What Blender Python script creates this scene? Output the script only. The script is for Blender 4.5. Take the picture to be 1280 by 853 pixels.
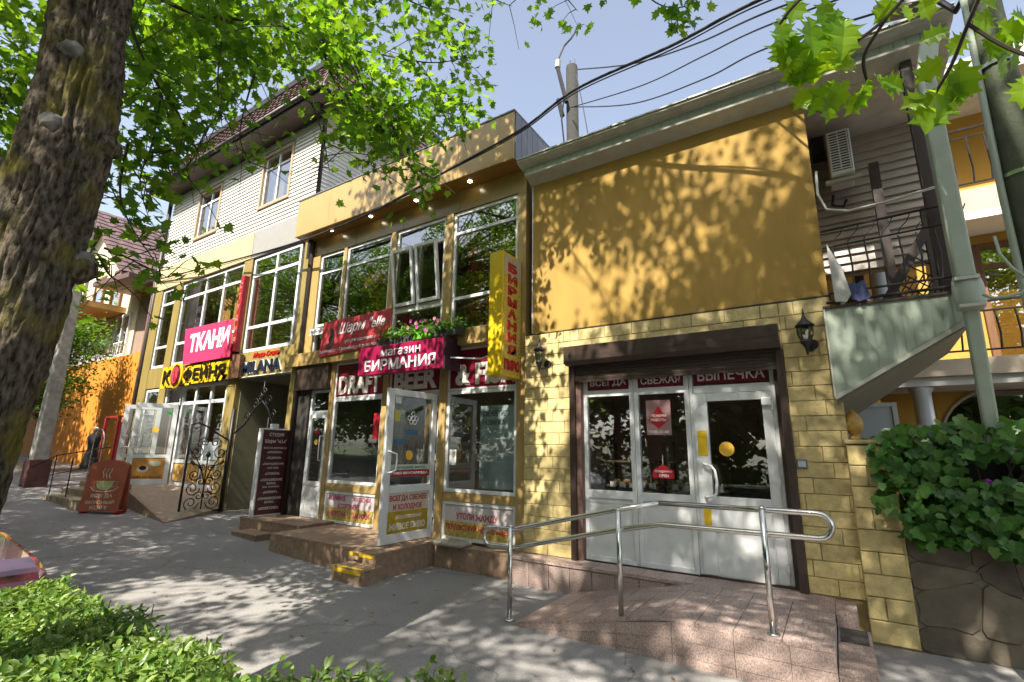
import bpy, bmesh, math, random
import numpy as np
from mathutils import Vector, Matrix, noise
random.seed(7); RNG = np.random.default_rng(11)
SC = bpy.context.scene; COL = SC.collection
for o in list(bpy.data.objects): bpy.data.objects.remove(o)

# ------------------------------------------------------------------ camera
W0, H0, FPX = 1280.0, 853.0, 609.14
PITCH, ROLL, YAW = math.radians(12.6475), math.radians(.8083), math.radians(33.014)
CAMH = 1.75
_f = Vector((-math.sin(YAW)*math.cos(PITCH), math.cos(YAW)*math.cos(PITCH), math.sin(PITCH)))
_r = Vector((math.cos(YAW), math.sin(YAW), 0)); _u = _r.cross(_f)
R_ = _r*math.cos(ROLL)+_u*math.sin(ROLL); U_ = -_r*math.sin(ROLL)+_u*math.cos(ROLL)
cd = bpy.data.cameras.new('camera'); cam = bpy.data.objects.new('camera', cd); COL.objects.link(cam)
cd.sensor_fit = 'HORIZONTAL'; cd.sensor_width = 36; cd.lens = 36*FPX/W0
cd.clip_start = .05; cd.clip_end = 2000
M4 = Matrix((R_, U_, -_f)).transposed().to_4x4(); M4.translation = (0, 0, CAMH)
cam.matrix_world = M4; SC.camera = cam

# ------------------------------------------------------------------ light
SUN_EL = math.radians(50); SUN_AZ = (.07, -1.0)      # direction towards the sun, seen from above
sd = Vector((SUN_AZ[0], SUN_AZ[1], 0)).normalized()*math.cos(SUN_EL) + Vector((0, 0, math.sin(SUN_EL)))
world = bpy.data.worlds.new('World'); SC.world = world; world.use_nodes = True
nt = world.node_tree; nt.nodes.clear()
sky = nt.nodes.new('ShaderNodeTexSky'); sky.sky_type = 'NISHITA'; sky.sun_disc = False
sky.sun_elevation = SUN_EL; sky.sun_rotation = math.radians(180-4)
sky.air_density = 1.0; sky.dust_density = 3.0; sky.ozone_density = 1.6; sky.altitude = 100
bg = nt.nodes.new('ShaderNodeBackground'); bg.inputs[1].default_value = .12
wo = nt.nodes.new('ShaderNodeOutputWorld')
hsv = nt.nodes.new('ShaderNodeHueSaturation'); hsv.inputs['Saturation'].default_value = .66      # pale hazy spring sky
nt.links.new(sky.outputs[0], hsv.inputs['Color']); nt.links.new(hsv.outputs[0], bg.inputs[0]); nt.links.new(bg.outputs[0], wo.inputs[0])
sl = bpy.data.lights.new('sun', 'SUN'); sl.energy = 4.9; sl.angle = math.radians(.53); sl.color = (1, .93, .82)
so = bpy.data.objects.new('sun', sl); COL.objects.link(so)
so.rotation_euler = (-sd).to_track_quat('-Z', 'Y').to_euler(); so.location = sd*40
SC.view_settings.view_transform = 'Standard'; SC.view_settings.look = 'None'
SC.view_settings.exposure = 1.48; SC.view_settings.gamma = 1
SC.cycles.max_bounces = 8; SC.cycles.transparent_max_bounces = 12
SC.cycles.caustics_reflective = False; SC.cycles.caustics_refractive = False
SC.cycles.sample_clamp_indirect = 6

# ------------------------------------------------------------------ pixel helpers (a pixel is a direction; the plane gives the distance)
def ray(x, y): return ((x-640)*R_ - (y-426.5)*U_)/FPX + _f
def onY(x, y, Y):
    d = ray(x, y); p = d*(Y/d.y); return Vector((p.x, Y, p.z+CAMH))
def onZ(x, y, Z):
    d = ray(x, y); p = d*((Z-CAMH)/d.z); return Vector((p.x, p.y, Z))
def atD(x, y, D):
    d = ray(x, y).normalized()*D; return Vector((d.x, d.y, d.z+CAMH))
def gz(X): return max(0., -(X+6))*.042               # the pavement climbs gently to the left

# ------------------------------------------------------------------ materials
def srgb(r, g, b):
    def f(c):
        c /= 255.; return c/12.92 if c <= .04045 else ((c+.055)/1.055)**2.4
    return (f(r), f(g), f(b))
MATS = {}
def mat(name, col, rough=.6, metal=0., var=.12, scale=6., bump=0., bscale=60., spec=.5, dirt=0., dirtcol=None,
        stretch=(1,1,1), rnd=0., coat=0., trans=0., detail=5., bdist=.01):
    if name in MATS: return MATS[name]
    if not metal: col = tuple(c*.84 for c in col)      # every non-metal base colour scaled down evenly, balancing shade against sun
    m = bpy.data.materials.new(name); m.use_nodes = True; n = m.node_tree.nodes; l = m.node_tree.links
    p = n['Principled BSDF']; p.inputs['Roughness'].default_value = rough; p.inputs['Metallic'].default_value = metal
    p.inputs['Specular IOR Level'].default_value = spec; p.inputs['Coat Weight'].default_value = coat
    tc = n.new('ShaderNodeTexCoord'); mp = n.new('ShaderNodeMapping'); mp.inputs['Scale'].default_value = stretch
    geo = n.new('ShaderNodeNewGeometry'); l.new(geo.outputs['Position'], mp.inputs[0])
    ns = n.new('ShaderNodeTexNoise'); ns.inputs['Scale'].default_value = scale; ns.inputs['Detail'].default_value = detail
    l.new(mp.outputs[0], ns.inputs['Vector'])
    mr = n.new('ShaderNodeMapRange'); mr.inputs[1].default_value = .3; mr.inputs[2].default_value = .7
    mr.inputs[3].default_value = 1-var; mr.inputs[4].default_value = 1+var
    l.new(ns.outputs['Fac'], mr.inputs[0])
    fac = mr.outputs[0]
    if rnd:
        oi = n.new('ShaderNodeObjectInfo'); m2 = n.new('ShaderNodeMapRange')
        m2.inputs[3].default_value = 1-rnd; m2.inputs[4].default_value = 1+rnd
        l.new(oi.outputs['Random'], m2.inputs[0])
        mu = n.new('ShaderNodeMath'); mu.operation = 'MULTIPLY'; l.new(fac, mu.inputs[0]); l.new(m2.outputs[0], mu.inputs[1]); fac = mu.outputs[0]
    vm = n.new('ShaderNodeVectorMath'); vm.operation = 'SCALE'; vm.inputs[0].default_value = col; l.new(fac, vm.inputs['Scale'])
    cur = vm.outputs[0]
    if dirt:
        n3 = n.new('ShaderNodeTexNoise'); n3.inputs['Scale'].default_value = 2.3; n3.inputs['Detail'].default_value = 8; n3.inputs['Roughness'].default_value = .65
        l.new(geo.outputs['Position'], n3.inputs['Vector'])
        r3 = n.new('ShaderNodeMapRange'); r3.inputs[1].default_value = .5; r3.inputs[2].default_value = .75; r3.inputs[3].default_value = 0; r3.inputs[4].default_value = dirt
        l.new(n3.outputs['Fac'], r3.inputs[0])
        mx = n.new('ShaderNodeMix'); mx.data_type = 'RGBA'; l.new(r3.outputs[0], mx.inputs[0]); l.new(cur, mx.inputs[6])
        mx.inputs[7].default_value = (*(dirtcol or (.08, .065, .05)), 1); cur = mx.outputs[2]
    l.new(cur, p.inputs['Base Color'])
    r4 = n.new('ShaderNodeMapRange'); r4.inputs[3].default_value = max(0.02, rough-.08); r4.inputs[4].default_value = min(1, rough+.1)
    l.new(ns.outputs['Fac'], r4.inputs[0]); l.new(r4.outputs[0], p.inputs['Roughness'])
    if bump:
        n2 = n.new('ShaderNodeTexNoise'); n2.inputs['Scale'].default_value = bscale; n2.inputs['Detail'].default_value = 4
        l.new(mp.outputs[0], n2.inputs['Vector'])
        bp = n.new('ShaderNodeBump'); bp.inputs['Strength'].default_value = bump; bp.inputs['Distance'].default_value = bdist
        l.new(n2.outputs['Fac'], bp.inputs['Height']); l.new(bp.outputs[0], p.inputs['Normal'])
    MATS[name] = m
    return m
def leafmat(name, c1, c2, trans=.45, rough=.45, tcol=None):
    m = bpy.data.materials.new(name); m.use_nodes = True; n = m.node_tree.nodes; l = m.node_tree.links
    p = n['Principled BSDF']; p.inputs['Roughness'].default_value = rough; p.inputs['Specular IOR Level'].default_value = .35
    geo = n.new('ShaderNodeNewGeometry'); cr = n.new('ShaderNodeMix'); cr.data_type = 'RGBA'
    cr.inputs[6].default_value = (*c1, 1); cr.inputs[7].default_value = (*c2, 1)
    oi = n.new('ShaderNodeObjectInfo'); sm = n.new('ShaderNodeMath'); sm.operation = 'ADD'; l.new(geo.outputs['Random Per Island'], sm.inputs[0]); l.new(oi.outputs['Random'], sm.inputs[1])
    fc_ = n.new('ShaderNodeMath'); fc_.operation = 'FRACT'; l.new(sm.outputs[0], fc_.inputs[0]); l.new(fc_.outputs[0], cr.inputs[0]); l.new(cr.outputs[2], p.inputs['Base Color'])
    t = n.new('ShaderNodeBsdfTranslucent'); mx2 = n.new('ShaderNodeMix'); mx2.data_type = 'RGBA'; mx2.blend_type = 'MULTIPLY'
    mx2.inputs[0].default_value = 1; l.new(cr.outputs[2], mx2.inputs[6]); mx2.inputs[7].default_value = (*(tcol or (2.6, 2.3, .7)), 1)
    l.new(mx2.outputs[2], t.inputs['Color'])
    ms = n.new('ShaderNodeMixShader'); ms.inputs[0].default_value = trans
    l.new(p.outputs[0], ms.inputs[1]); l.new(t.outputs[0], ms.inputs[2]); l.new(ms.outputs[0], n['Material Output'].inputs[0])
    MATS[name] = m; return m
def glassmat(name, tint, refl=.1, rough=.0):
    m = bpy.data.materials.new(name); m.use_nodes = True; n = m.node_tree.nodes; l = m.node_tree.links
    n.remove(n['Principled BSDF'])
    t = n.new('ShaderNodeBsdfTransparent'); t.inputs[0].default_value = (*tint, 1)
    g = n.new('ShaderNodeBsdfGlossy'); g.inputs['Roughness'].default_value = rough; g.inputs['Color'].default_value = (.95, .97, 1, 1)
    fr = n.new('ShaderNodeFresnel'); g0 = n.new('ShaderNodeNewGeometry'); im = n.new('ShaderNodeMapRange')   # same reflectance on both faces of a pane
    im.inputs[3].default_value = 1.52; im.inputs[4].default_value = 1/1.52; l.new(g0.outputs['Backfacing'], im.inputs[0]); l.new(im.outputs[0], fr.inputs[0])
    ad = n.new('ShaderNodeMath'); ad.operation = 'MULTIPLY_ADD'; ad.inputs[1].default_value = 1.6; ad.inputs[2].default_value = refl; ad.use_clamp = True
    geo = n.new('ShaderNodeNewGeometry'); nz = n.new('ShaderNodeTexNoise'); nz.inputs['Scale'].default_value = .9
    bp = n.new('ShaderNodeBump'); bp.inputs['Strength'].default_value = .06; bp.inputs['Distance'].default_value = .04
    l.new(geo.outputs['Position'], nz.inputs['Vector']); l.new(nz.outputs['Fac'], bp.inputs['Height']); l.new(bp.outputs[0], g.inputs['Normal'])
    l.new(fr.outputs[0], ad.inputs[0]); ms = n.new('ShaderNodeMixShader'); l.new(ad.outputs[0], ms.inputs[0])
    l.new(t.outputs[0], ms.inputs[1]); l.new(g.outputs[0], ms.inputs[2]); l.new(ms.outputs[0], n['Material Output'].inputs[0])
    MATS[name] = m; return m
def emit(name, col, s):
    m = bpy.data.materials.new(name); m.use_nodes = True; p = m.node_tree.nodes['Principled BSDF']
    p.inputs['Base Color'].default_value = (*col, 1); p.inputs['Emission Color'].default_value = (*col, 1); p.inputs['Emission Strength'].default_value = s
    MATS[name] = m; return m

# ------------------------------------------------------------------ object helpers
WLOC = {}
def wl(o): return WLOC.get(o.name, Vector((0, 0, 0)))
def link(o, loc, parent=None):
    COL.objects.link(o); loc = Vector(loc); o.location = loc; WLOC[o.name] = loc
    if parent is not None:
        o.parent = parent; o.matrix_parent_inverse = Matrix.Translation(-wl(parent))
    return o
def tag(o, label=None, cat=None, group=None, kind=None):
    if label: o['label'] = label
    if cat: o['category'] = cat
    if group: o['group'] = group
    if kind: o['kind'] = kind
    return o
def empty(name, loc, label, cat, group=None):
    o = bpy.data.objects.new(name, None); o.empty_display_size = .1
    link(o, loc); return tag(o, label, cat, group)
class MB:
    def __init__(s, M=None): s.v = []; s.f = []; s.M = M
    def add(s, vs, fs):
        b = len(s.v)
        for p in vs:
            p = Vector(p); s.v.append(s.M @ p if s.M else p)
        s.f += [[b+i for i in f] for f in fs]; return s
    def box(s, x0, x1, y0, y1, z0, z1):
        return s.add([(x0,y0,z0),(x1,y0,z0),(x1,y1,z0),(x0,y1,z0),(x0,y0,z1),(x1,y0,z1),(x1,y1,z1),(x0,y1,z1)],
                     [(0,3,2,1),(4,5,6,7),(0,1,5,4),(1,2,6,5),(2,3,7,6),(3,0,4,7)])
    def cbox(s, x0, x1, y0, y1, z0, z1, c=.006):
        """box with chamfered front (-Y) edge: a tile or panel"""
        return s.add([(x0,y1,z0),(x1,y1,z0),(x1,y1,z1),(x0,y1,z1),(x0,y0+c,z0),(x1,y0+c,z0),(x1,y0+c,z1),(x0,y0+c,z1),
                      (x0+c,y0,z0+c),(x1-c,y0,z0+c),(x1-c,y0,z1-c),(x0+c,y0,z1-c)],
                     [(0,4,5,1)[::-1],(1,5,6,2)[::-1],(2,6,7,3)[::-1],(3,7,4,0)[::-1],(4,8,9,5)[::-1],(5,9,10,6)[::-1],(6,10,11,7)[::-1],(7,11,8,4)[::-1],(8,11,10,9)[::-1],(0,1,2,3)[::-1]])
    def hexa(s, pts):  # 8 pts: bottom 4 ccw, top 4 ccw
        return s.add(pts, [(0,3,2,1),(4,5,6,7),(0,1,5,4),(1,2,6,5),(2,3,7,6),(3,0,4,7)])
    def prism(s, poly, d):  # polygon points (3d), extruded by vector d
        n = len(poly); d = Vector(d); a = [Vector(p) for p in poly]; b = [p+d for p in a]
        return s.add(a+b, [list(range(n))[::-1], list(range(n, 2*n))] + [(i, (i+1)%n, n+(i+1)%n, n+i) for i in range(n)])
    def tube(s, pts, r, n=8, cap=True):
        pts = [Vector(p) for p in pts]; k = len(pts); rs = r if isinstance(r, (list, tuple)) else [r]*k
        ring = []; up = None
        for i, p in enumerate(pts):
            t = (pts[min(i+1, k-1)]-pts[max(i-1, 0)])
            if t.length < 1e-9: t = Vector((0, 0, 1))
            t.normalize()
            if up is None: up = t.orthogonal().normalized()
            else:
                up = up - t*up.dot(t); up = up.normalized() if up.length > 1e-6 else t.orthogonal().normalized()
            w = t.cross(up)
            ring += [p + (up*math.cos(2*math.pi*j/n) + w*math.sin(2*math.pi*j/n))*rs[i] for j in range(n)]
        fs = [(i*n+j, i*n+(j+1)%n, (i+1)*n+(j+1)%n, (i+1)*n+j) for i in range(k-1) for j in range(n)]
        if cap: fs += [list(range(n))[::-1], list(range((k-1)*n, k*n))]
        return s.add(ring, fs)
    def lathe(s, prof, c, n=16, sx=1., sy=1.):
        c = Vector(c); k = len(prof); vs = []
        for r, z in prof: vs += [c+Vector((r*sx*math.cos(2*math.pi*j/n), r*sy*math.sin(2*math.pi*j/n), z)) for j in range(n)]
        fs = [(i*n+j, i*n+(j+1)%n, (i+1)*n+(j+1)%n, (i+1)*n+j) for i in range(k-1) for j in range(n)]
        return s.add(vs, fs + [list(range(n))[::-1], list(range((k-1)*n, k*n))])
    def mesh(s, name, m, smooth=False, center=True):
        v = s.v
        if center and v:
            lo = Vector([min(p[i] for p in v) for i in range(3)]); hi = Vector([max(p[i] for p in v) for i in range(3)])
            c = Vector(((lo.x+hi.x)/2, (lo.y+hi.y)/2, lo.z))
        else: c = Vector((0, 0, 0))
        me = bpy.data.meshes.new(name); me.from_pydata([p-c for p in v], [], s.f); me.materials.append(m)
        if smooth: me.polygons.foreach_set('use_smooth', [True]*len(me.polygons))
        me.update(); return me, c
    def build(s, name, m, parent=None, smooth=False, bevel=0., label=None, cat=None, group=None, kind=None):
        me, c = s.mesh(name, m, smooth); o = bpy.data.objects.new(name, me); link(o, c, parent)
        if bevel:
            b = o.modifiers.new('bevel', 'BEVEL'); b.width = bevel; b.segments = 2; b.limit_method = 'ANGLE'
        return tag(o, label, cat, group, kind)
def B(name, m, parent, x0, x1, y0, y1, z0, z1, bevel=0., **k):
    return MB().box(min(x0,x1), max(x0,x1), min(y0,y1), max(y0,y1), min(z0,z1), max(z0,z1)).build(name, m, parent, bevel=bevel, **k)
def inst(name, me, loc, parent=None): return link(bpy.data.objects.new(name, me), loc, parent)
def copytree(o, d, label=None):
    """copy of a thing with its parts and their sub-parts, moved by d"""
    d = Vector(d)
    def cp(src, parent):
        c = src.copy(); COL.objects.link(c); WLOC[c.name] = wl(src)+d
        if parent is None: c.location = wl(src)+d
        else:
            c.parent = parent; c.location = wl(src)+d; c.matrix_parent_inverse = Matrix.Translation(-wl(parent))
        for ch in [x for x in list(bpy.data.objects) if x.parent == src]: cp(ch, c)
        return c
    r = cp(o, None)
    if label: r['label'] = label
    return r
_FONTCACHE = {}
def textverts(s, bold, shear):
    key = (s, bold, shear)
    if key in _FONTCACHE: return _FONTCACHE[key]
    cu = bpy.data.curves.new('t', 'FONT'); cu.body = s; cu.size = 1; cu.offset = bold; cu.shear = shear; cu.resolution_u = 3; cu.extrude = .5
    ob = bpy.data.objects.new('t', cu); COL.objects.link(ob); bpy.context.view_layer.update()
    me = bpy.data.meshes.new_from_object(ob.evaluated_get(bpy.context.evaluated_depsgraph_get()))
    vs = [v.co.copy() for v in me.vertices]; fs = [list(p.vertices) for p in me.polygons]
    bpy.data.objects.remove(ob); bpy.data.curves.remove(cu); bpy.data.meshes.remove(me)
    _FONTCACHE[key] = (vs, fs); return vs, fs
def text(mb, s, o, u, v, w, h, d=.006, bold=.02, shear=0.):
    """letters of string s fitted into width w and height h from corner o along unit vectors u (reading) and v (up), d thick"""
    vs, fs = textverts(s, bold, shear)
    if not vs: return mb
    x0 = min(p.x for p in vs); x1 = max(p.x for p in vs); y0 = min(p.y for p in vs); y1 = max(p.y for p in vs)
    u = Vector(u).normalized(); v = Vector(v).normalized(); nn = u.cross(v); o = Vector(o)
    mb.add([o + u*((p.x-x0)/(x1-x0)*w) + v*((p.y-y0)/(y1-y0)*h) + nn*((p.z+.5)*d) for p in vs], fs); return mb
def lettering(s, m, parent, o, w, h, u=(1,0,0), v=(0,0,1), d=.006, bold=.02, shear=0., name='lettering'):
    return text(MB(), s, o, u, v, w, h, d, bold, shear).build(name, m, parent)
# ------------------------------------------------------------------ shared materials
m_tile = mat('yellow_tile', (.60, .475, .21), .55, var=.2, scale=14, bump=.35, bscale=55, rnd=.17, dirt=.18, dirtcol=(.30,.22,.1))
m_grout = mat('tile_grout', (.40, .30, .13), .9, var=.1)
m_ochre = mat('ochre_stucco', (.42, .262, .058), .85, var=.13, scale=2.4, stretch=(1.6,1,.35), bump=.55, bscale=170, bdist=.006, dirt=.12, dirtcol=(.26,.17,.05))
m_pvc = mat('white_pvc', (.72, .74, .74), .3, var=.05, scale=9, dirt=.12, dirtcol=(.45,.44,.4))
m_brown = mat('brown_metal', (.055, .035, .027), .38, var=.12, scale=10, spec=.5)
m_dark = mat('dark_void', (.03, .026, .022), .8, var=.2)
m_gold = mat('gold_panel', (.42, .285, .105), .3, var=.06, scale=2, spec=.6, dirt=.1, dirtcol=(.28,.2,.09))
m_goldwall = mat('gold_wall_panel', (.36, .235, .075), .22, var=.05, scale=1.5, spec=.7)
m_granite = mat('pink_granite', (.41, .305, .265), .45, var=.5, scale=20, bump=.5, bscale=60, stretch=(5,1,3), rnd=.12, dirt=.6, dirtcol=(.15,.11,.095))
m_brownst = mat('brown_step_stone', (.32, .215, .14), .6, var=.25, scale=14, bump=.3, bscale=60, rnd=.06, dirt=.3, dirtcol=(.12,.085,.06))
m_steel = mat('stainless_steel', (.62, .61, .58), .16, metal=1., var=.04)
m_iron = mat('black_iron', (.022, .02, .02), .45, var=.2, scale=20, metal=.3)
m_white = mat('white_paint', (.78, .78, .76), .5, var=.04)
m_cream = mat('cream_letter', (.74, .70, .62), .5, var=.04)
m_maroon = mat('maroon_film', (.17, .008, .026), .3, var=.06)
m_crim = mat('crimson_banner', (.30, .004, .055), .42, var=.08, scale=3, bump=.1, bscale=5)
m_sage = mat('sage_metal', (.36, .42, .34), .42, var=.08, scale=5, dirt=.22, dirtcol=(.2,.2,.15))
m_sagew = mat('pale_trim', (.50, .50, .42), .5, var=.1, scale=8, dirt=.35, dirtcol=(.22,.19,.13))
m_glass = glassmat('window_glass', (.93, .95, .94), .05)
m_glassup = glassmat('dark_window_glass', (.84, .8, .73), .14)
m_room = mat('room_wall', (.42, .27, .2), .8, var=.1)
m_room2 = mat('room_wall_olive', (.36, .31, .23), .8, var=.12)
m_floor = mat('room_floor', (.38, .32, .26), .4)
m_yel = mat('yellow_film', (.80, .52, .015), .45, var=.05)
m_red = mat('red_print', (.42, .012, .02), .45, var=.05)
m_lwhite = mat('letter_white', (.85, .85, .85), .5, var=.02)
m_asph = mat('pavement_asphalt', (.275, .262, .248), .9, var=.13, scale=.9, bump=.5, bscale=260, bdist=.004, dirt=.3, dirtcol=(.2,.185,.17), detail=8)
m_road = mat('road_asphalt', (.06, .06, .062), .85, var=.2, scale=3, bump=.4, bscale=120)
m_conc = mat('concrete', (.33, .32, .29), .85, var=.2, scale=7, bump=.4, bscale=50, dirt=.4)
m_oldconc = mat('old_pole_concrete', (.022, .022, .018), .9, var=.35, scale=9, bump=.5, bscale=40)
m_soil = mat('soil', (.07, .05, .035), .95, var=.3, scale=8)

# hairline cracks, tar stains and grit on the asphalt
_n = m_asph.node_tree.nodes; _l = m_asph.node_tree.links; _p = _n['Principled BSDF']; _src = _p.inputs['Base Color'].links[0].from_socket
_g = _n.new('ShaderNodeNewGeometry'); _w = _n.new('ShaderNodeTexNoise'); _w.inputs['Scale'].default_value = 2.2; _w.inputs['Detail'].default_value = 6; _l.new(_g.outputs['Position'], _w.inputs['Vector'])
_mx = _n.new('ShaderNodeVectorMath'); _mx.operation = 'MULTIPLY_ADD'; _mx.inputs[1].default_value = (.55,.55,0); _l.new(_w.outputs['Color'], _mx.inputs[0]); _l.new(_g.outputs['Position'], _mx.inputs[2])
_v = _n.new('ShaderNodeTexVoronoi'); _v.feature = 'DISTANCE_TO_EDGE'; _v.inputs['Scale'].default_value = .42; _l.new(_mx.outputs[0], _v.inputs['Vector'])
_c = _n.new('ShaderNodeMapRange'); _c.inputs[1].default_value = .0; _c.inputs[2].default_value = .006; _c.inputs[3].default_value = .6; _c.inputs[4].default_value = 1.; _l.new(_v.outputs['Distance'], _c.inputs[0])
_s = _n.new('ShaderNodeTexNoise'); _s.inputs['Scale'].default_value = 55; _s.inputs['Detail'].default_value = 3; _l.new(_g.outputs['Position'], _s.inputs['Vector'])
_r = _n.new('ShaderNodeMapRange'); _r.inputs[1].default_value = .3; _r.inputs[2].default_value = .7; _r.inputs[3].default_value = .8; _r.inputs[4].default_value = 1.18; _l.new(_s.outputs['Fac'], _r.inputs[0])
_m1 = _n.new('ShaderNodeMath'); _m1.operation = 'MULTIPLY'; _l.new(_c.outputs[0], _m1.inputs[0]); _l.new(_r.outputs[0], _m1.inputs[1])
_sc = _n.new('ShaderNodeVectorMath'); _sc.operation = 'SCALE'; _l.new(_src, _sc.inputs[0]); _l.new(_m1.outputs[0], _sc.inputs['Scale']); _l.new(_sc.outputs[0], _p.inputs['Base Color'])

# ------------------------------------------------------------------ ground
def sheet(name, m, xs, ys, zf, kind='structure'):
    vs = [(x, y, zf(x, y)) for y in ys for x in xs]; n = len(xs)
    fs = [(j*n+i, j*n+i+1, (j+1)*n+i+1, (j+1)*n+i) for j in range(len(ys)-1) for i in range(n-1)]
    mb = MB().add(vs, fs); me, c = mb.mesh(name, m, center=False)
    o = bpy.data.objects.new(name, me); link(o, (0,0,0)); tag(o, kind=kind); return o
sheet('ground', mat('bare_ground', (.16,.14,.09), .95, var=.3), [-900,-200,-60,-6,60,200,900], [-900,-200,-40,40,200,900], lambda x, y: gz(max(x, -60))-.16)
xs = [-60+1.5*i for i in range(67)]; ys = [-.15+.35*i for i in range(30)]
def pz(x, y): return gz(x) + .006*noise.noise(Vector((x*.8, y*.8, 0)))
sheet('pavement', m_asph, xs, ys, pz)
sheet('road', m_road, [-60,-20,-6,40], [-12.5,-.3], lambda x, y: gz(x)-.13)
kb = MB()
for i in range(40):
    x0, x1 = -30+1.0*i, -30+1.0*i+.985
    kb.hexa([(x0,-.3,gz(x0)-.2),(x1,-.3,gz(x1)-.2),(x1,-.12,gz(x1)-.2),(x0,-.12,gz(x0)-.2),(x0,-.3,gz(x0)+.012),(x1,-.3,gz(x1)+.012),(x1,-.12,gz(x1)+.012),(x0,-.12,gz(x0)+.012)])
kb.build('kerb', m_conc, kind='structure', bevel=.01)
sheet('verge', mat('verge_grass_ground', (.05,.07,.02), .95, var=.4, scale=9), [-60,-20,-6,40], [-60,-12.3], lambda x, y: gz(x)-.05)

# ================================================================== BAKERY
bak = empty('bakery_building', (-1.8, 6.3, 0), 'low yellow tiled bakery with plain ochre upper wall and pale cornice', 'building')
# body
B('side_wall', m_ochre, bak, -3.72, .12, 8.9, 9.1, .0, 6.05)
B('side_wall', m_ochre, bak, .0, .125, 6.36, 8.9, .02, 6.05)
B('side_wall', m_ochre, bak, -3.72, -3.6, 6.36, 8.9, .02, 6.05)
up = B('upper_wall', m_ochre, bak, -3.73, .13, 6.325, 6.5, 3.50, 6.06)
MB().box(-3.75, .15, 6.295, 6.5, 3.484, 3.502).build('drip_edge', m_brown, bak)
B('edge_strip', m_pvc, bak, -3.742, -3.728, 6.315, 6.34, 3.52, 6.02)
# tiled wall: backing then every tile
tw = MB()
for (a, b, c, d) in ((-3.86, -3.06, .0, 3.484), (-.40, .14, .0, 3.484), (-3.06, -.40, 3.15, 3.484)): tw.box(a, b, 6.315, 6.5, c, d)
tw = tw.build('tiled_wall', m_grout, bak)
RH = (3.484-.35)/19
_tm = {}
def tile(x0, x1, z0, z1, yb, parent, deep=.017, face='y'):
    k = (round(x1-x0, 3), round(z1-z0, 3), deep)
    if k not in _tm:
        w, hh = k[0]/2, k[1]
        _tm[k] = MB().cbox(-w, w, -deep, 0, 0, hh, .005).mesh('tile', m_tile, center=False)[0]
    return inst('tile', _tm[k], ((x0+x1)/2 + random.uniform(-.0008,.0008), yb + random.uniform(-.002,.002), z0), parent)
def tilerows(xa, xb, z0, n, yb, parent, L=.395, off0=0., gap=.006, rh=RH, skip=None):
    for r in range(n):
        off = off0 + (0, .52, .3, .78)[r % 4]*L
        x = xa - off
        while x < xb-.001:
            a, b = max(x, xa), min(x+L, xb)
            if b-a > .035:
                zc = z0+r*rh
                if not (skip and skip((a+b)/2, zc+rh/2)): tile(a+gap/2, b-gap/2, zc+gap/2, zc+rh-gap/2, yb, parent)
            x += L
tilerows(-3.855, -3.08, .35, 19, 6.314, tw)
tilerows(-.375, .135, .35, 19, 6.314, tw, off0=.13)
tilerows(-3.08, -.375, .35+17*RH, 2, 6.314, tw, off0=.05)
# granite plinth ledge under the tiled wall
pl = MB().box(-3.88, -.15, 6.02, 6.36, -.15, .31).build('plinth', m_dark, bak)
for i in range(12):
    x0 = -3.88+i*.3
    if x0+.3 < -1.3:
        MB().cbox(x0+.003, x0+.297, 5.995, 6.03, -.1, .305, .004).build('granite_slab', m_granite, pl)
    MB().box(x0+.002, min(x0+.298, -.16), 5.98, 6.34, .312, .345+.002*(i%2)).build('granite_cap', m_granite, pl)
# roller shutter
sb = MB().prism([(-3.09,6.105,3.20),(-3.09,6.295,3.20),(-3.09,6.295,2.93),(-3.09,6.15,2.93),(-3.09,6.105,2.99)], (2.70,0,0)).build('shutter_box', m_brown, bak, bevel=.006)
B('end_cap', m_brown, sb, -3.096, -3.088, 6.11, 6.29, 2.95, 3.195)
B('seam', m_dark, sb, -3.08, -.40, 6.1035, 6.106, 3.055, 3.06)
for a, b in ((-3.075, -2.995), (-.455, -.375)):
    B('shutter_guide', m_brown, bak, a, b, 6.24, 6.36, .35, 2.93, bevel=.004)
cur = MB()
for i in range(5): cur.box(-2.995, -.455, 6.27, 6.285, 2.735+i*.042, 2.735+i*.042+.038)
cur.build('shutter_curtain', m_brown, bak, bevel=.004)
B('shutter_bar', m_brown, bak, -2.995, -.455, 6.262, 6.295, 2.70, 2.733)
B('reveal', mat('brown_reveal', (.2,.115,.09), .7, var=.25, scale=30), bak, -2.998, -2.925, 6.30, 6.45, .35, 2.9)
B('reveal', m_brown, bak, -.50, -.455, 6.37, 6.45, .35, 2.9)
B('lintel', m_dark, bak, -3.05, -.4, 6.40, 6.9, 2.86, 3.15)
def frame(mb, x0, x1, y0, y1, z0, z1, t=.05, tb=None):
    tb = tb or t
    mb.box(x0, x0+t, y0, y1, z0, z1); mb.box(x1-t, x1, y0, y1, z0, z1)
    mb.box(x0+t, x1-t, y0, y1, z1-t, z1); mb.box(x0+t, x1-t, y0, y1, z0, z0+tb); return mb
GY = 6.40
def pane(parent, x0, x1, z0, z1, y, m=None):
    return B('pane', m or m_glass, parent, x0, x1, y, y+.006, z0, z1)
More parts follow.
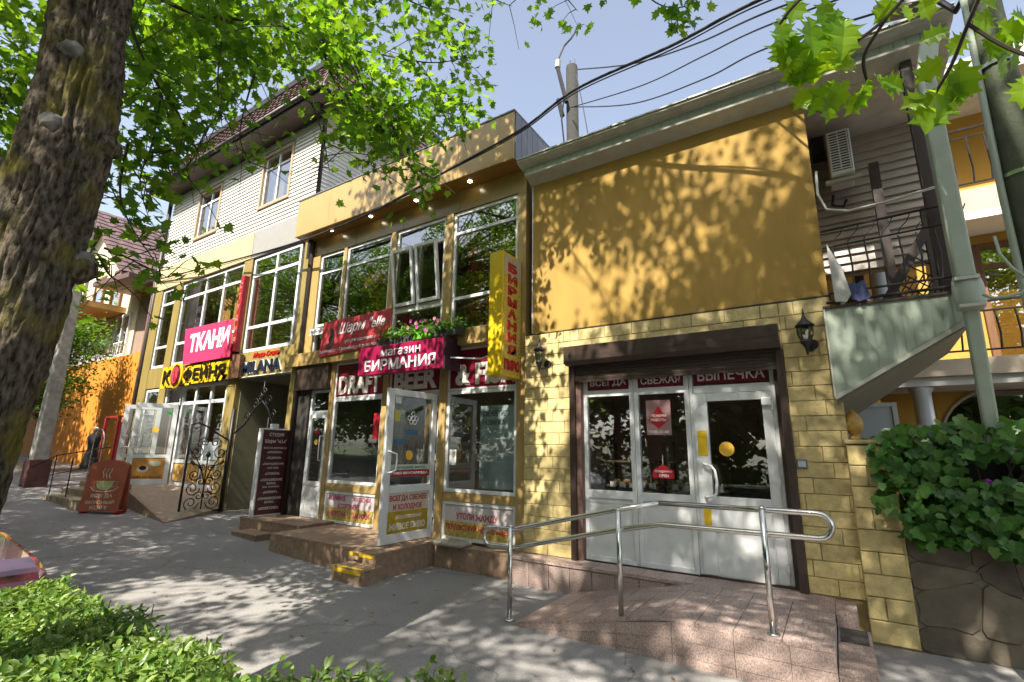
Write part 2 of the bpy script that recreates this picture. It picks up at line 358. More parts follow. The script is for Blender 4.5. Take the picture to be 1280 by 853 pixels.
# two shop windows with panels below
for a, b, word in ((-2.93, -2.20, 'ВСЕГДА'), (-2.195, -1.475, 'СВЕЖАЯ')):
    w = frame(MB(), a, b, GY, GY+.07, .352, 2.86, .06)
    w.box(a+.06, b-.06, GY+.002, GY+.068, 2.50, 2.59); w.box(a+.06, b-.06, GY+.002, GY+.068, 1.14, 1.245)
    w = w.build('window', m_pvc, bak, bevel=.004)
    pane(w, a+.055, b-.055, 1.24, 2.505, GY+.03)
    pb = MB().cbox(a+.058, b-.058, GY+.022, GY+.06, .408, 1.142, .004).build('lower_panel', m_pvc, w)
    B('panel_bead', m_pvc, pb, a+.09, b-.09, GY+.015, GY+.022, 1.085, 1.10)
    B('band', m_maroon, w, a+.058, b-.058, GY+.02, GY+.05, 2.588, 2.802)
    lettering(word, m_lwhite, w, (a+.10, GY+.02, 2.635), b-a-.2, .10, bold=.015)
# door
dr = frame(MB(), -1.47, -.505, GY, GY+.07, .352, 2.86, .045)
dr.box(-1.42, -.55, GY+.002, GY+.068, 2.475, 2.575)
dr = dr.build('door_frame', m_pvc, bak, bevel=.004)
B('band', m_maroon, dr, -1.40, -.56, GY+.02, GY+.05, 2.60, 2.802)
lettering('ВЫПЕЧКА', m_lwhite, dr, (-1.36, GY+.02, 2.635), .76, .135, bold=.015)
lf = MB(); lf.box(-1.43,-1.265,GY-.02,GY+.05,.375,2.47); lf.box(-.655,-.545,GY-.02,GY+.05,.375,2.47)
lf.box(-1.265,-.655,GY-.02,GY+.05,2.375,2.47); lf.box(-1.265,-.655,GY-.02,GY+.05,1.14,1.25)
lf = lf.build('door_leaf', m_pvc, bak, bevel=.005)
pane(lf, -1.27, -.65, 1.245, 2.38, GY+.01)
MB().cbox(-1.267, -.653, GY-.003, GY+.04, .38, 1.142, .004).build('lower_panel', m_pvc, lf)
B('closer', m_pvc, lf, -.655, -.55, GY-.07, GY-.02, 2.30, 2.39, bevel=.01)
hd = [(-1.34, GY-.022, 1.42), (-1.34, GY-.075, 1.45), (-1.22, GY-.085, 1.50), (-1.20, GY-.085, 1.62), (-1.20, GY-.085, 1.25), (-1.22, GY-.085, 1.22), (-1.34, GY-.075, 1.26)]
MB().tube([(-1.35,GY-.02,1.62),(-1.33,GY-.075,1.62),(-1.25,GY-.085,1.60),(-1.215,GY-.085,1.55),(-1.20,GY-.085,1.42),(-1.215,GY-.085,1.29),(-1.25,GY-.085,1.25),(-1.33,GY-.075,1.24),(-1.35,GY-.02,1.24)], .016, 10).build('handle', m_white, lf, smooth=True)
for z in (.5, 1.4, 2.25): B('hinge', m_pvc, lf, -.56, -.535, GY-.045, GY-.02, z, z+.09)
B('sticker', m_yel, lf, -1.40, -1.29, GY-.023, GY-.0205, 1.72, 2.02)
B('sticker', m_yel, lf, -1.385, -1.30, GY-.023, GY-.0205, .92, 1.10)
MB().lathe([(.085,0),(.085,.003)], (0,0,0), 28).build('sticker', mat('yellow_disc', (.85,.5,.06), .4, var=.02), lf)
bpy.data.objects[lf.children[-1].name].rotation_euler = (math.pi/2,0,0)
_o = lf.children[-1]; _o.location = (-1.08, GY+.005, 1.80); WLOC[_o.name] = Vector(_o.location)
B('threshold', m_brown, bak, -1.47, -.5, GY-.03, GY, .347, .368)
# interior seen through the glass
rm = MB(); rm.box(-3.3,-.2,8.4,8.45,.3,3.4); rm.box(-3.3,-3.25,6.5,8.6,.3,3.4); rm.box(-.25,-.2,6.5,8.6,.3,3.4)
rm.build('room', mat('pink_room_wall', (.62,.36,.35), .8, var=.1), bak)
B('room_floor', m_floor, bak, -3.25, -.25, 6.47, 8.6, .3, .34); B('room_ceiling', m_white, bak, -3.25, -.25, 6.5, 8.6, 3.2, 3.3)
shm = mat('shelf_wood', (.12,.075,.045), .6)
for k, sx in enumerate((-2.9, -2.0)):
    rk = empty('display_rack', (sx+.4, 7.2, .34), ('dark bread rack behind the left bakery window', 'dark bread rack behind the middle bakery window')[k], 'rack', 'bread racks inside the bakery')
    for z in (.55, .9, 1.25, 1.6):
        B('shelf', shm, rk, sx, sx+.78, 7.1, 7.5, z, z+.03)
    for px_ in (sx, sx+.75): B('upright', shm, rk, px_, px_+.03, 7.46, 7.5, .34, 1.9)
    for z in (.58, .93, 1.28):
        for j in range(5):
            x = sx+.05+j*.145
            MB().lathe([(.02,0),(.055,.015),(.06,.05),(.03,.075)], (x+.06, 7.25+.02*(j%2), z), 10, 1.0, 1.6).build('loaf', mat('bread_crust', (.36,.19,.07), .7, var=.25), rk, smooth=True)
            B('price_card', m_lwhite, rk, x+.01, x+.1, 7.094, 7.099, z-.03, z+.045)
B('counter', mat('counter_grey', (.2,.21,.22), .4), None, -1.5, -.5, 7.8, 8.2, .34, 1.25, label='grey shop counter behind the bakery door glass', cat='counter')
# posters on the glass
ps = MB().box(-2.04, -1.72, GY+.02, GY+.026, 1.97, 2.42).build('price_poster', mat('poster_pink', (.36,.2,.2), .4, var=.1), bak)
MB().add([(-1.88,GY+.017,2.34),(-1.75,GY+.017,2.16),(-1.88,GY+.017,2.05),(-2.01,GY+.017,2.16)], [(3,2,1,0)]).build('diamond', m_red, ps)
lettering('10:00–21:00', m_lwhite, ps, (-2.01, GY+.018, 1.99), .26, .04, d=.002)
for i, t_ in enumerate(('РЕЖИМ', 'РАБОТЫ')): lettering(t_, m_lwhite, ps, (-1.98, GY+.016, 2.2-.055*i), .2, .035, d=.002)
os_ = MB().prism([(-1.99,GY+.022,1.43),(-1.72,GY+.022,1.43),(-1.72,GY+.022,1.53),(-1.855,GY+.022,1.60),(-1.99,GY+.022,1.53)], (0,.004,0)).build('open_sign', m_red, None, label='small red house shaped open sign hanging in the bakery window', cat='sign')
lettering('Открыто', m_lwhite, os_, (-1.965, GY+.022, 1.495), .22, .04, d=.002); lettering('OPEN', m_lwhite, os_, (-1.91, GY+.022, 1.445), .12, .035, d=.002)
MB().tube([(-1.855,GY+.024,1.60),(-1.855,GY+.024,1.72)], .004, 6).build('cord', m_white, os_)
mb_ = MB().cbox(-.36, -.26, 6.27, 6.298, 1.60, 1.70, .006).build('call_button', mat('button_grey', (.2,.2,.2), .4), None, label='small grey call button box on the tiles beside the bakery door', cat='button')
B('button_face', mat('button_pale', (.5,.55,.62), .3), mb_, -.345, -.275, 6.262, 6.271, 1.62, 1.68)
# cornice
def lineup(prof, x0, x1, name, m, parent, **k):
    return MB().prism([(x0, y, z) for y, z in prof], (x1-x0, 0, 0)).build(name, m, parent, **k)
co = lineup([(6.33,6.03),(6.10,6.115),(6.09,6.145),(6.33,6.145)], -3.76, 1.50, 'cornice', m_sagew, bak)
lineup([(6.34,6.14),(6.11,6.142),(6.11,6.25),(6.34,6.25)], -3.755, 1.50, 'strip_backing', m_sage, co)
pm_ = MB().cbox(-.058, .058, -.012, 0, 0, .105, .006).mesh('cornice_panel', m_sage, center=False)[0]
for i in range(45): inst('cornice_panel', pm_, (-3.69+i*.1165, 6.112, 6.146), co)
lineup([(6.36,6.25),(6.10,6.245),(6.02,6.262),(5.955,6.30),(5.955,6.335),(6.02,6.36),(6.36,6.37)], -3.83, 1.54, 'crown_moulding', m_sagew, co, bevel=.006)
for i in range(10):
    x0 = -3.82+i*.535
    MB().hexa([(x0,5.935,6.332),(x0+.55,5.935,6.332),(x0+.55,6.3,6.40),(x0,6.3,6.40),(x0,5.935,6.345+.012*(i%2)),(x0+.55,5.935,6.345+.004),(x0+.55,6.3,6.42),(x0,6.3,6.42)]).build('flashing', m_sagew, co)
MB().hexa([(-3.8,5.95,6.345),(1.5,5.95,6.345),(1.5,9.2,6.6),(-3.8,9.2,6.6),(-3.8,5.95,6.36),(1.5,5.95,6.36),(1.5,9.2,6.62),(-3.8,9.2,6.62)]).build('roof', m_sage, bak)

# ================================================================== ramp, landing, handrail
rp = empty('ramp', (-1.5, 5.4, 0), 'pink granite ramp and landing with rail in front of the bakery door', 'ramp')
FY = 4.66
MB().add([(-2.95,FY+.03,-.1),(-1.45,FY+.03,-.1),(-.16,FY+.03,-.1),(-2.95,FY+.03,-.005),(-1.45,FY+.03,.315),(-.16,FY+.03,.315),
          (-2.95,6.05,-.1),(-1.45,6.05,-.1),(-.16,6.05,-.1),(-2.95,6.05,-.005),(-1.45,6.05,.315),(-.16,6.05,.315)],
         [(0,1,4,3),(1,2,5,4),(3,4,10,9),(4,5,11,10),(2,8,11,5),(6,9,10,7),(7,10,11,8),(0,3,9,6),(0,6,7,1),(1,7,8,2)]).build('core', mat('pale_joint', (.6,.55,.5), .9), rp)
def zr(x): return max(.006, min(.318, (x+2.95)/1.5*.318)) if x < -1.45 else .318
xsr = [-2.95, -2.65, -2.35, -2.05, -1.75, -1.45, -1.15, -.85, -.5, -.15]
for i in range(len(xsr)-1):
    for j in range(4):
        x0, x1 = xsr[i]+.003, xsr[i+1]-.003; y0 = FY+.005+j*.34; y1 = y0+.334
        if y1 > 6.0: y1 = 5.99
        if i >= 5 and j == 3: y1 = 6.38
        t = .026+random.uniform(-.001,.001); z0, z1 = zr(x0), zr(x1)
        MB().hexa([(x0,y0,z0),(x1,y0,z1),(x1,y1,z1),(x0,y1,z0),(x0,y0,z0+t),(x1,y0,z1+t),(x1,y1,z1+t),(x0,y1,z0+t)]).build('granite_tile', m_granite, rp)
xf = [-2.95,-2.35,-1.85,-1.35,-.85,-.45,-.15]
for i in range(6):
    x0, x1 = xf[i]+.002, xf[i+1]-.002; z0, z1 = zr(x0)+.001, zr(x1)+.001
    for j in range(3):
        a0, a1 = -.06+(z0+.06)*j/3, -.06+(z1+.06)*j/3; b0, b1 = -.06+(z0+.06)*(j+1)/3-.003, -.06+(z1+.06)*(j+1)/3-.003
        d = random.uniform(0,.004)
        MB().hexa([(x0,FY-d,a0),(x1,FY-d,a1),(x1,FY+.028,a1),(x0,FY+.028,a0),(x0,FY-d,b0),(x1,FY-d,b1),(x1,FY+.028,b1),(x0,FY+.028,b0)]).build('granite_strip', m_granite, rp)
# lower side step on the right with dark mat
for i in range(3):
    MB().cbox(-.148, .10, FY+.02+i*.42, FY+.435+i*.42, .0, .172, .004).build('side_step', m_granite, rp)
B('mat', mat('dark_paving_mat', (.07,.06,.055), .9, bump=.9, bscale=30, var=.5, scale=40), rp, -.13, .075, 5.5, 5.9, .173, .181)
B('side_curb', m_granite, rp, -.15, .02, 5.91, 6.29, .0, .33)
# handrail
hr = empty('handrail', (-1.6, 4.78, 0), 'stainless steel handrail with two rails along the bakery ramp', 'handrail')
HY = 4.75
for x, zb, zt in ((-3.07, .0, .915), (-1.83, .22, 1.18), (-.565, .345, 1.285)):
    p = MB().tube([(x,HY,zb-.02),(x,HY,zt+.02)], .024, 14).build('post', m_steel, hr, smooth=True)
    MB().lathe([(.05,0),(.05,.012),(.03,.02)], (x,HY,max(zb,0)), 16).build('base_ring', m_steel, p, smooth=True)
    MB().lathe([(.026,0),(.026,.008),(.012,.022)], (x,HY,zt+.02), 14).build('post_cap', m_steel, p, smooth=True)
RY = HY+.042
def arc(c, r, a0, a1, n=8): return [(c[0]+r*math.cos(math.radians(a0+(a1-a0)*i/n)), RY, c[1]+r*math.sin(math.radians(a0+(a1-a0)*i/n))) for i in range(n+1)]
loopR = arc((-.175, 1.195), .095, 90, -90); loopL = arc((-3.36, .80), .095, 270, 90)
pts = [(-1.44,RY,1.285),(-.3,RY,1.29)] + loopR + [(-.3,RY,1.10),(-1.44,RY,1.095),(-1.9,RY,1.0),(-3.05,RY,.715)] + loopL + [(-3.05,RY,.905),(-1.9,RY,1.185),(-1.44,RY,1.285)]
MB().tube(pts, .024, 14).build('rail', m_steel, hr, smooth=True)
for x, z in ((-3.07,.91),(-3.07,.715),(-1.83,1.20),(-1.83,1.015),(-.565,1.288),(-.565,1.10)):
    MB().tube([(x,HY,z),(x,RY,z)], .011, 8).build('bracket', m_steel, hr)
# ================================================================== gate pillar right of the bakery
pil = empty('gate_pillar', (.27, 6.35, 0), 'yellow tiled pillar with finial beside the bakery', 'pillar')
B('core', m_grout, pil, .12, .455, 6.215, 6.6, -.1, 1.86)
for r in range(9):
    z0 = .02+r*.204; z1 = z0+.2; xa, xb = .105, .458
    xj = xa+(xb-xa)*(.42 if r % 2 else 1.)
    for a, b in (((xa, xj), (xj, xb)) if r % 2 else ((xa, xb),)):
        MB().cbox(a+.003, b-.003, 6.19, 6.214, z0, z1-.004, .006).build('tile', m_tile, pil)
    MB().box(.456, .474, 6.195, 6.59, z0, z1-.004).build('tile', m_tile, pil)
B('cap', m_tile, pil, .09, .48, 6.17, 6.62, 1.862, 1.905, bevel=.012)
fn = MB().lathe([(.055,0),(.06,.03),(.035,.05),(.05,.07),(.078,.12),(.085,.17),(.075,.22),(.05,.27),(.02,.31),(.004,.325)], (.2,6.38,1.905), 20)
for i, p in enumerate(fn.v):
    if 1.97 < p.z < 2.2: a = math.atan2(p.y-6.38, p.x-.2); fn.v[i] = Vector((.2+(p.x-.2)*(1+.07*math.sin(10*a+p.z*60)), 6.38+(p.y-6.38)*(1+.07*math.sin(10*a+p.z*60)), p.z))
fn.build('finial', mat('gilt_plaster', (.5,.3,.07), .45, var=.2, scale=30), pil, smooth=True)
# ================================================================== BEER SHOP
FYB = 6.38
beer = empty('beer_shop_building', (-6.9, 6.38, 0), 'two storey gold panelled beer shop with deep flat parapet and downlights', 'building')
def gbar(x0, x1, z0, z1, y0=FYB-.03, y1=FYB+.12, name='gold_panel', m=None):
    return MB().box(x0, x1, y0, y1, z0, z1).build(name, m or m_gold, beer, bevel=.004)
WX = [(-9.35,-8.53),(-8.43,-7.07),(-6.92,-5.64),(-5.45,-4.05)]
for a, b in ((-9.62,-9.36),(-8.525,-8.435),(-7.065,-6.925),(-5.635,-5.455),(-4.045,-3.88)):
    gbar(a, b, 3.74, 6.02)
for i in range(4):                                   # wall panels under the soffit
    x0 = -9.62+i*1.435; MB().cbox(x0+.002, x0+1.43, FYB-.02, FYB+.12, 6.025, 6.44, .004).build('wall_panel', m_goldwall, beer)
# ledge panels (the strip between the floors)
for a, b in ((-9.95,-8.6),(-8.595,-7.25),(-7.245,-5.45),(-5.445,-4.03)):
    MB().cbox(a, b, 6.20, FYB+.1, 3.455, 3.735, .005).build('ledge_panel', m_gold, beer)
gbar(-4.028, -3.88, .30, 3.735)
# parapet with soffit
pp = MB().box(-9.86, -3.93, 6.03, 8.6, 6.47, 7.30).build('parapet', m_gold, beer)
xp = [-9.87,-8.7,-7.5,-6.3,-5.1,-3.92]
for i in range(5): MB().cbox(xp[i]+.002, xp[i+1]-.002, 5.995, 6.03, 6.445, 7.335, .004).build('fascia_panel', m_gold, pp)
mg = mat('grey_violet_metal', (.16,.155,.18), .45, var=.08)
for i in range(14): MB().box(-3.93, -3.905, 6.04+i*.185, 6.04+i*.185+.175, 6.44, 7.33).build('side_panel', mg, pp)
B('coping', mg, pp, -9.89, -3.9, 5.98, 8.6, 7.335, 7.36)
mso = mat('amber_soffit', (.34,.17,.03), .4, var=.06)
for i in range(5): MB().box(xp[i]+.003, xp[i+1]-.003, 6.0, FYB-.02, 6.44, 6.462).build('soffit_panel', mso, beer)
ml = emit('downlight_glow', (1.,.86,.62), 7.)
for i, x in enumerate((-8.81, -7.545, -6.27, -4.96)):
    d = MB().lathe([(.038,0),(.04,.006)], (x,6.18,6.428), 16).build('downlight', ml, beer)
    MB().lathe([(.052,0),(.052,.003)], (x,6.18,6.4355), 18).build('rim', m_steel, d)
# upper windows
def win(parent, a, b, z0, z1, y, vs=(), hs=(), t=.055, glass=None, name='window', m=None):
    w = frame(MB(), a, b, y, y+.07, z0, z1, t)
    xs_ = [a] + list(vs) + [b]; zs_ = [z0] + list(hs) + [z1]
    for v in vs: w.box(v-t/2, v+t/2, y+.002, y+.068, z0+t, z1-t)
    for h_ in hs:
        for i in range(len(xs_)-1):
            p0 = xs_[i]+(t if i == 0 else t/2); p1 = xs_[i+1]-(t if i == len(xs_)-2 else t/2)
            w.box(p0, p1, y+.003, y+.067, h_-t/2, h_+t/2)
    w = w.build(name, m or m_pvc, parent, bevel=.004)
    for i in range(len(xs_)-1):
        for j in range(len(zs_)-1):
            pane(w, xs_[i]+.02, xs_[i+1]-.02, zs_[j]+.02, zs_[j+1]-.02, y+.03, glass or m_glass)
    return w
UY = FYB+.005
win(beer, *WX[0], 3.74, 6.015, UY, hs=(5.585, 4.36), glass=m_glassup)
win(beer, *WX[1], 3.74, 6.015, UY, hs=(5.585, 4.36), glass=m_glassup)
w3 = frame(MB(), *WX[2], UY, UY+.07, 3.74, 6.015, .055)
w3.box(-6.865,-5.695,UY+.002,UY+.068,5.55,5.62); w3.box(-6.865,-5.695,UY+.002,UY+.068,4.29,4.40); w3.box(-6.31,-6.25,UY+.002,UY+.068,4.4,5.55)
w3 = w3.build('window', m_pvc, beer, bevel=.004)
pane(w3, -6.9,-5.66, 5.6, 6.0, UY+.03, m_glassup); pane(w3, -6.9,-5.66, 3.76, 4.32, UY+.03, m_glassup)
for a, b in ((-6.86,-6.315),(-6.245,-5.70)):          # two tilted casements standing out at the top
    Mx = Matrix.Translation((0, UY-.012, 4.41)) @ Matrix.Rotation(math.radians(8), 4, 'X')
    s = frame(MB(Mx), a, b, -.05, .0, 0, 1.12, .06).build('tilted_sash', m_pvc, w3, bevel=.004)
    MB(Mx).box(a+.05, b-.05, -.03, -.024, .05, 1.07).build('pane', m_glassup, s)
win(beer, *WX[3], 3.74, 6.015, UY, hs=(5.60, 4.36), glass=m_glassup)
# ground floor
for a, b in ((-8.56,-8.45),(-7.0,-6.86),(-5.59,-5.445)): gbar(a, b, .36, 3.452, FYB-.04)
for a, b in ((-8.45,-7.0),(-5.445,-4.03)):
    gbar(a, b, .945, 1.075, FYB-.02)
for a, b, word in ((-8.448,-7.002,'DRAFT'),(-6.858,-5.592,'BEER'),(-5.443,-4.032,'& FISH')):
    fr = frame(MB(), a, b, FYB, FYB+.06, 2.72, 3.45, .04).build('sign_band_frame', m_pvc, beer, bevel=.003)
    bd = B('maroon_band', m_maroon, fr, a+.038, b-.038, FYB+.012, FYB+.05, 2.758, 3.412)
    hgt = .37
    lettering(word, m_cream, bd, (a+.11 if word != '& FISH' else a+.16, FYB+.012, 2.80), (b-a-.22) if word != '& FISH' else (b-a-.18), hgt, d=.012, bold=.045)
for a, b in ((-8.448,-7.002),(-5.443,-4.032)):
    win(beer, a, b, 1.08, 2.715, FYB, t=.055)
    q = frame(MB(), a, b, FYB-.005, FYB+.06, .36, .942, .05).build('lower_frame', m_pvc, beer, bevel=.003)
    B('bead', mat('grey_bead', (.35,.37,.38), .4), q, a+.05, b-.05, FYB-.002, FYB+.004, .885, .897)
    # printed film, paler above, golden below
    B('film', mat('pale_film', (.62,.56,.56), .4, var=.1, scale=5), q, a+.05, b-.05, FYB+.012, FYB+.03, .64, .88)
    B('film', mat('golden_beer_film', (.52,.38,.10), .4, var=.45, scale=26), q, a+.05, b-.05, FYB+.012, FYB+.03, .41, .64)
    q.name = 'lower_frame'
    mm = m_red if a > -6 else mat('magenta_print', (.42,.02,.13), .45)
    if a > -6:
        lettering('УТОЛИ ЖАЖДУ', mm, q, (a+.28, FYB+.011, .66), .80, .115, d=.002, bold=.03)
        lettering('ПОЧУВСТВУЙ НАСТОЯЩЕЕ', mm, q, (a+.075, FYB+.011, .50), 1.22, .12, d=.002, bold=.03)
    else:
        lettering('РАЗЛИВНОЕ', mm, q, (a+.12, FYB+.011, .77), .48, .09, d=.002, bold=.03)
        lettering('ХОЛОДНОЕ', mm, q, (a+.82, FYB+.011, .77), .48, .09, d=.002, bold=.03)
        lettering('АССОРТИМЕНТ', mm, q, (a+.38, FYB+.011, .635), .62, .09, d=.002, bold=.03)
        lettering('НАПИТКИ', mm, q, (a+.12, FYB+.011, .49), .5, .095, d=.002, bold=.03)
        lettering('ЗАКУСКИ', mm, q, (a+.82, FYB+.011, .49), .45, .095, d=.002, bold=.03)
# open beer door: the leaf is hinged on the right jamb and stands half open towards the street
dfr = frame(MB(), -6.858, -5.592, FYB, FYB+.06, .36, 2.715, .05).build('door_frame', m_pvc, beer, bevel=.003)
PH = Vector((-5.64, FYB-.02, .372))
pf = onZ(474, 683, .372)                              # free bottom corner of the leaf
du = Vector((pf.x-PH.x, pf.y-PH.y, 0)); DW = min(max(du.length, .85), 1.1); du.normalize()
def planeM(o, u):   # local x along u, local z up, local y = depth away from the viewer side
    u = Vector(u).normalized(); n = Vector((0,0,1)).cross(u)
    m = Matrix((u, n, Vector((0,0,1)))).transposed().to_4x4(); m.translation = o; return m
DM = planeM(PH+du*DW, -du)                            # x runs from the free edge to the hinge, y points into the shop
leaf = MB(DM); LW, LH = DW, 2.30
leaf.box(0,.12,0,.06,0,LH); leaf.box(LW-.1,LW,0,.06,0,LH); leaf.box(.12,LW-.1,0,.06,LH-.1,LH); leaf.box(.12,LW-.1,0,.06,.72,.83); leaf.box(.12,LW-.1,0,.06,0,.13)
leaf = leaf.build('door_leaf', m_pvc, beer, bevel=.004)
MB(DM).box(.11,LW-.09,.026,.032,.82,LH-.09).build('pane', m_glass, leaf)
MB(DM).box(.11,LW-.09,.02,.045,.12,.73).build('lower_panel', m_pvc, leaf)
bnr = MB(DM).box(.125,LW-.105,.012,.02,.135,.72).build('beer_poster', mat('poster_pale', (.62,.55,.45), .45, var=.05), leaf)
MB(DM).box(.127,LW-.107,.0085,.012,.137,.45).build('poster_gold', mat('poster_gold', (.42,.30,.015), .45, var=.2, scale=12), bnr)
def dl(s, x, z, w, h_, m, par, y=.012, bold=.03):
    o = DM @ Vector((x, y, z)); return lettering(s, m, par, o, w, h_, u=-du, v=(0,0,1), d=.003, bold=bold)
dl('ВСЕГДА СВЕЖЕЕ', .15, .585, LW-.29, .10, m_red, bnr); dl('И ХОЛОДНОЕ', .23, .455, LW-.47, .10, m_red, bnr)
dl('НЕПАСТЕРИЗОВАННОЕ', .3, .335, LW-.55, .055, m_cream, bnr, y=.0085); dl('ЖИВОЕ ПИВО', .16, .18, LW-.32, .1, m_cream, bnr, y=.0085)
def dbox(name, m, x0, x1, z0, z1, y=.022): return MB(DM).box(x0,x1,y-.003,y,z0,z1).build(name, m, leaf)
mblue = mat('blue_sticker', (.06,.16,.28), .4); 
dbox('sticker', m_white, .15, .27, 2.08, 2.17); dbox('sticker', mat('lemon_sticker', (.6,.55,.1), .4), .15, .27, 1.8, 1.97)
dbox('sticker', mblue, .38, .66, 1.60, 1.68); dbox('sticker', mblue, .18, .42, 1.45, 1.52)
s1 = dbox('sticker', mat('sticker_pale', (.6,.6,.52), .4), .12, LW-.1, 1.06, 1.14); dl('ЛУЧШИЙ ВКУС', .2, 1.08, LW-.4, .04, mat('dark_green_print', (.05,.2,.1), .5), s1, y=.018)
s2 = dbox('sticker', m_red, .12, LW-.1, .96, 1.05); dl('ПИВО ВКУСНАЯ ЕДА', .16, .985, LW-.3, .045, m_lwhite, s2, y=.018)
MB(DM @ Matrix.Translation((.5,.02,1.28)) @ Matrix.Rotation(math.pi/2, 4, 'X')).lathe([(.075,0),(.075,.003)], (0,0,0), 26).build('sticker', MATS['yellow_disc'], leaf)
rg = MB()
for k, (cx, cz) in enumerate(((.46,1.86),(.54,1.86),(.62,1.86),(.50,1.80),(.58,1.80),(.54,1.93))):
    rg.tube([DM @ Vector((cx+.035*math.cos(a*math.pi/8), .018, cz+.035*math.sin(a*math.pi/8))) for a in range(17)], .005, 5)
rg.build('ring_emblem', m_lwhite, leaf)
MB().tube([DM @ Vector(p) for p in ((.06,0,1.02),(.06,-.06,1.03),(.15,-.08,1.06),(.16,-.08,1.2),(.15,-.08,1.3),(.06,-.06,1.33),(.06,0,1.34))], .014, 8).build('handle', m_pvc, leaf, smooth=True)
for z in (.3, 1.2, 2.0): MB(DM).box(LW-.005,LW+.03,-.02,.03,z,z+.1).build('hinge', m_pvc, leaf)
# narrow door on the left
ld = frame(MB(), -9.24, -8.565, FYB+.03, FYB+.10, .38, 2.93, .05); ld.box(-9.19,-8.615,FYB+.032,FYB+.098,2.42,2.50)
ld = ld.build('door_frame', m_pvc, beer, bevel=.003); pane(ld, -9.2, -8.6, 2.48, 2.9, FYB+.06)
l2 = frame(MB(), -9.185, -8.62, FYB+.01, FYB+.06, .40, 2.42, .075); l2.box(-9.11,-8.695,FYB+.012,FYB+.058,1.0,1.09)
l2 = l2.build('door_leaf', m_pvc, beer, bevel=.003); pane(l2, -9.12, -8.69, 1.08, 2.36, FYB+.035)
B('lower_panel', m_pvc, l2, -9.115, -8.69, FYB+.025, FYB+.045, .47, 1.005)
MB().tube([(-8.68,FYB+.01,1.5),(-8.70,FYB-.06,1.5),(-8.71,FYB-.06,1.75),(-8.70,FYB-.06,1.98),(-8.68,FYB+.01,1.98)], .014, 8).build('handle', m_pvc, l2, smooth=True)
MB(Matrix.Translation((-8.93,FYB+.03,1.86)) @ Matrix.Rotation(math.pi/2,4,'X')).lathe([(.06,0),(.06,.003)], (0,0,0), 22).build('sticker', MATS['yellow_disc'], l2)
B('sticker', m_red, l2, -9.0, -8.85, FYB+.028, FYB+.031, 2.02, 2.10)
gbar(-9.62, -9.25, .3, 3.45, FYB-.02, FYB+.1, 'dark_jamb', m_dark)
B('door_soffit', m_brown, beer, -9.62, -8.56, FYB-.12, FYB+.1, 2.94, 3.44)
# rooms behind the glass
for (x0, x1, z0, z1, mm, dp) in ((-9.6,-4.0,3.5,6.4,m_room2,1.3),(-9.6,-4.0,.2,3.4,m_room2,2.2)):
    r = MB(); r.box(x0,x1,FYB+dp,FYB+dp+.05,z0,z1); r.box(x0-.05,x0,FYB+.12,FYB+dp,z0,z1); r.box(x1,x1+.05,FYB+.12,FYB+dp,z0,z1)
    r.box(x0,x1,FYB+.12,FYB+dp,z0,z0+.06); r.box(x0,x1,FYB+.12,FYB+dp,z1-.05,z1); r.build('room', mm, beer)
mcur = mat('amber_curtain', (.30,.17,.06), .8, var=.35, scale=5, stretch=(6,1,.15))
mcur2 = mat('violet_curtain', (.10,.07,.12), .8, var=.3, scale=5, stretch=(6,1,.2))
def curtain(parent, x0, x1, z0, z1, y, m):
    n = max(8, int((x1-x0)/.035)); vs = []; 
    for i in range(n+1):
        x = x0+(x1-x0)*i/n; vs += [(x, y+.03*math.sin(i*1.1)+.012*math.sin(i*2.7), z0), (x, y+.022*math.sin(i*1.1), z1)]
    return MB().add(vs, [(2*i, 2*i+2, 2*i+3, 2*i+1) for i in range(n)]).build('curtain', m, parent, smooth=True)
curtain(beer, -5.40, -4.1, 3.75, 5.5, FYB+.35, mcur); curtain(beer, -8.3, -7.3, 3.75, 5.55, FYB+.4, mcur); curtain(beer, -6.9, -6.6, 3.75, 5.5, FYB+.4, mcur2); curtain(beer, -9.3,-9.0,3.75,5.5,FYB+.4,mcur2)
# goods inside the shop
mshelf = mat('steel_shelf', (.25,.25,.24), .5)
for k, (x0, lab) in enumerate(((-8.4,'shelf of bottles behind the left beer shop window'),(-5.35,'shelf of bottles behind the right beer shop window'))):
    rk = empty('bottle_shelf', (x0+.6, 8.1, .26), lab, 'shelf', 'bottle shelves inside the beer shop')
    for z in (.7,1.15,1.6,2.05): B('shelf_board', mshelf, rk, x0, x0+1.2, 7.9, 8.25, z, z+.03)
    for xx in (x0, x0+1.17): B('upright', mshelf, rk, xx, xx+.03, 8.2, 8.25, .26, 2.5)
    bm = MB().lathe([(.035,0),(.037,.02),(.037,.17),(.014,.24),(.014,.3)], (0,0,0), 8).mesh('bottle', mat('bottle_brown', (.10,.05,.02), .15), smooth=True)[0]
    bm2 = MB().lathe([(.035,0),(.037,.02),(.037,.17),(.014,.24),(.014,.3)], (0,0,0), 8).mesh('bottle', mat('bottle_pale', (.4,.42,.36), .2), smooth=True)[0]
    for z in (.73,1.18,1.63):
        for j in range(10): inst('bottle', random.choice((bm, bm2)), (x0+.08+j*.112, 8.0+.03*(j%2), z), rk)
pst = B('window_poster', mat('poster_blue_grey', (.42,.50,.50), .5, var=.25, scale=4), None, -4.78, -4.13, FYB+.07, FYB+.075, 1.16, 2.45, label='tall pale poster standing inside the right beer shop window', cat='poster')
lettering('СВЕЖЕЕ ПИВО', mat('poster_dark_print', (.06,.07,.09), .5), pst, (-4.72,FYB+.07,2.28), .5, .09, d=.002, bold=.03)
lettering('НОВИНКА', MATS['poster_dark_print'], pst, (-4.72,FYB+.07,2.14), .42, .09, d=.002, bold=.03)
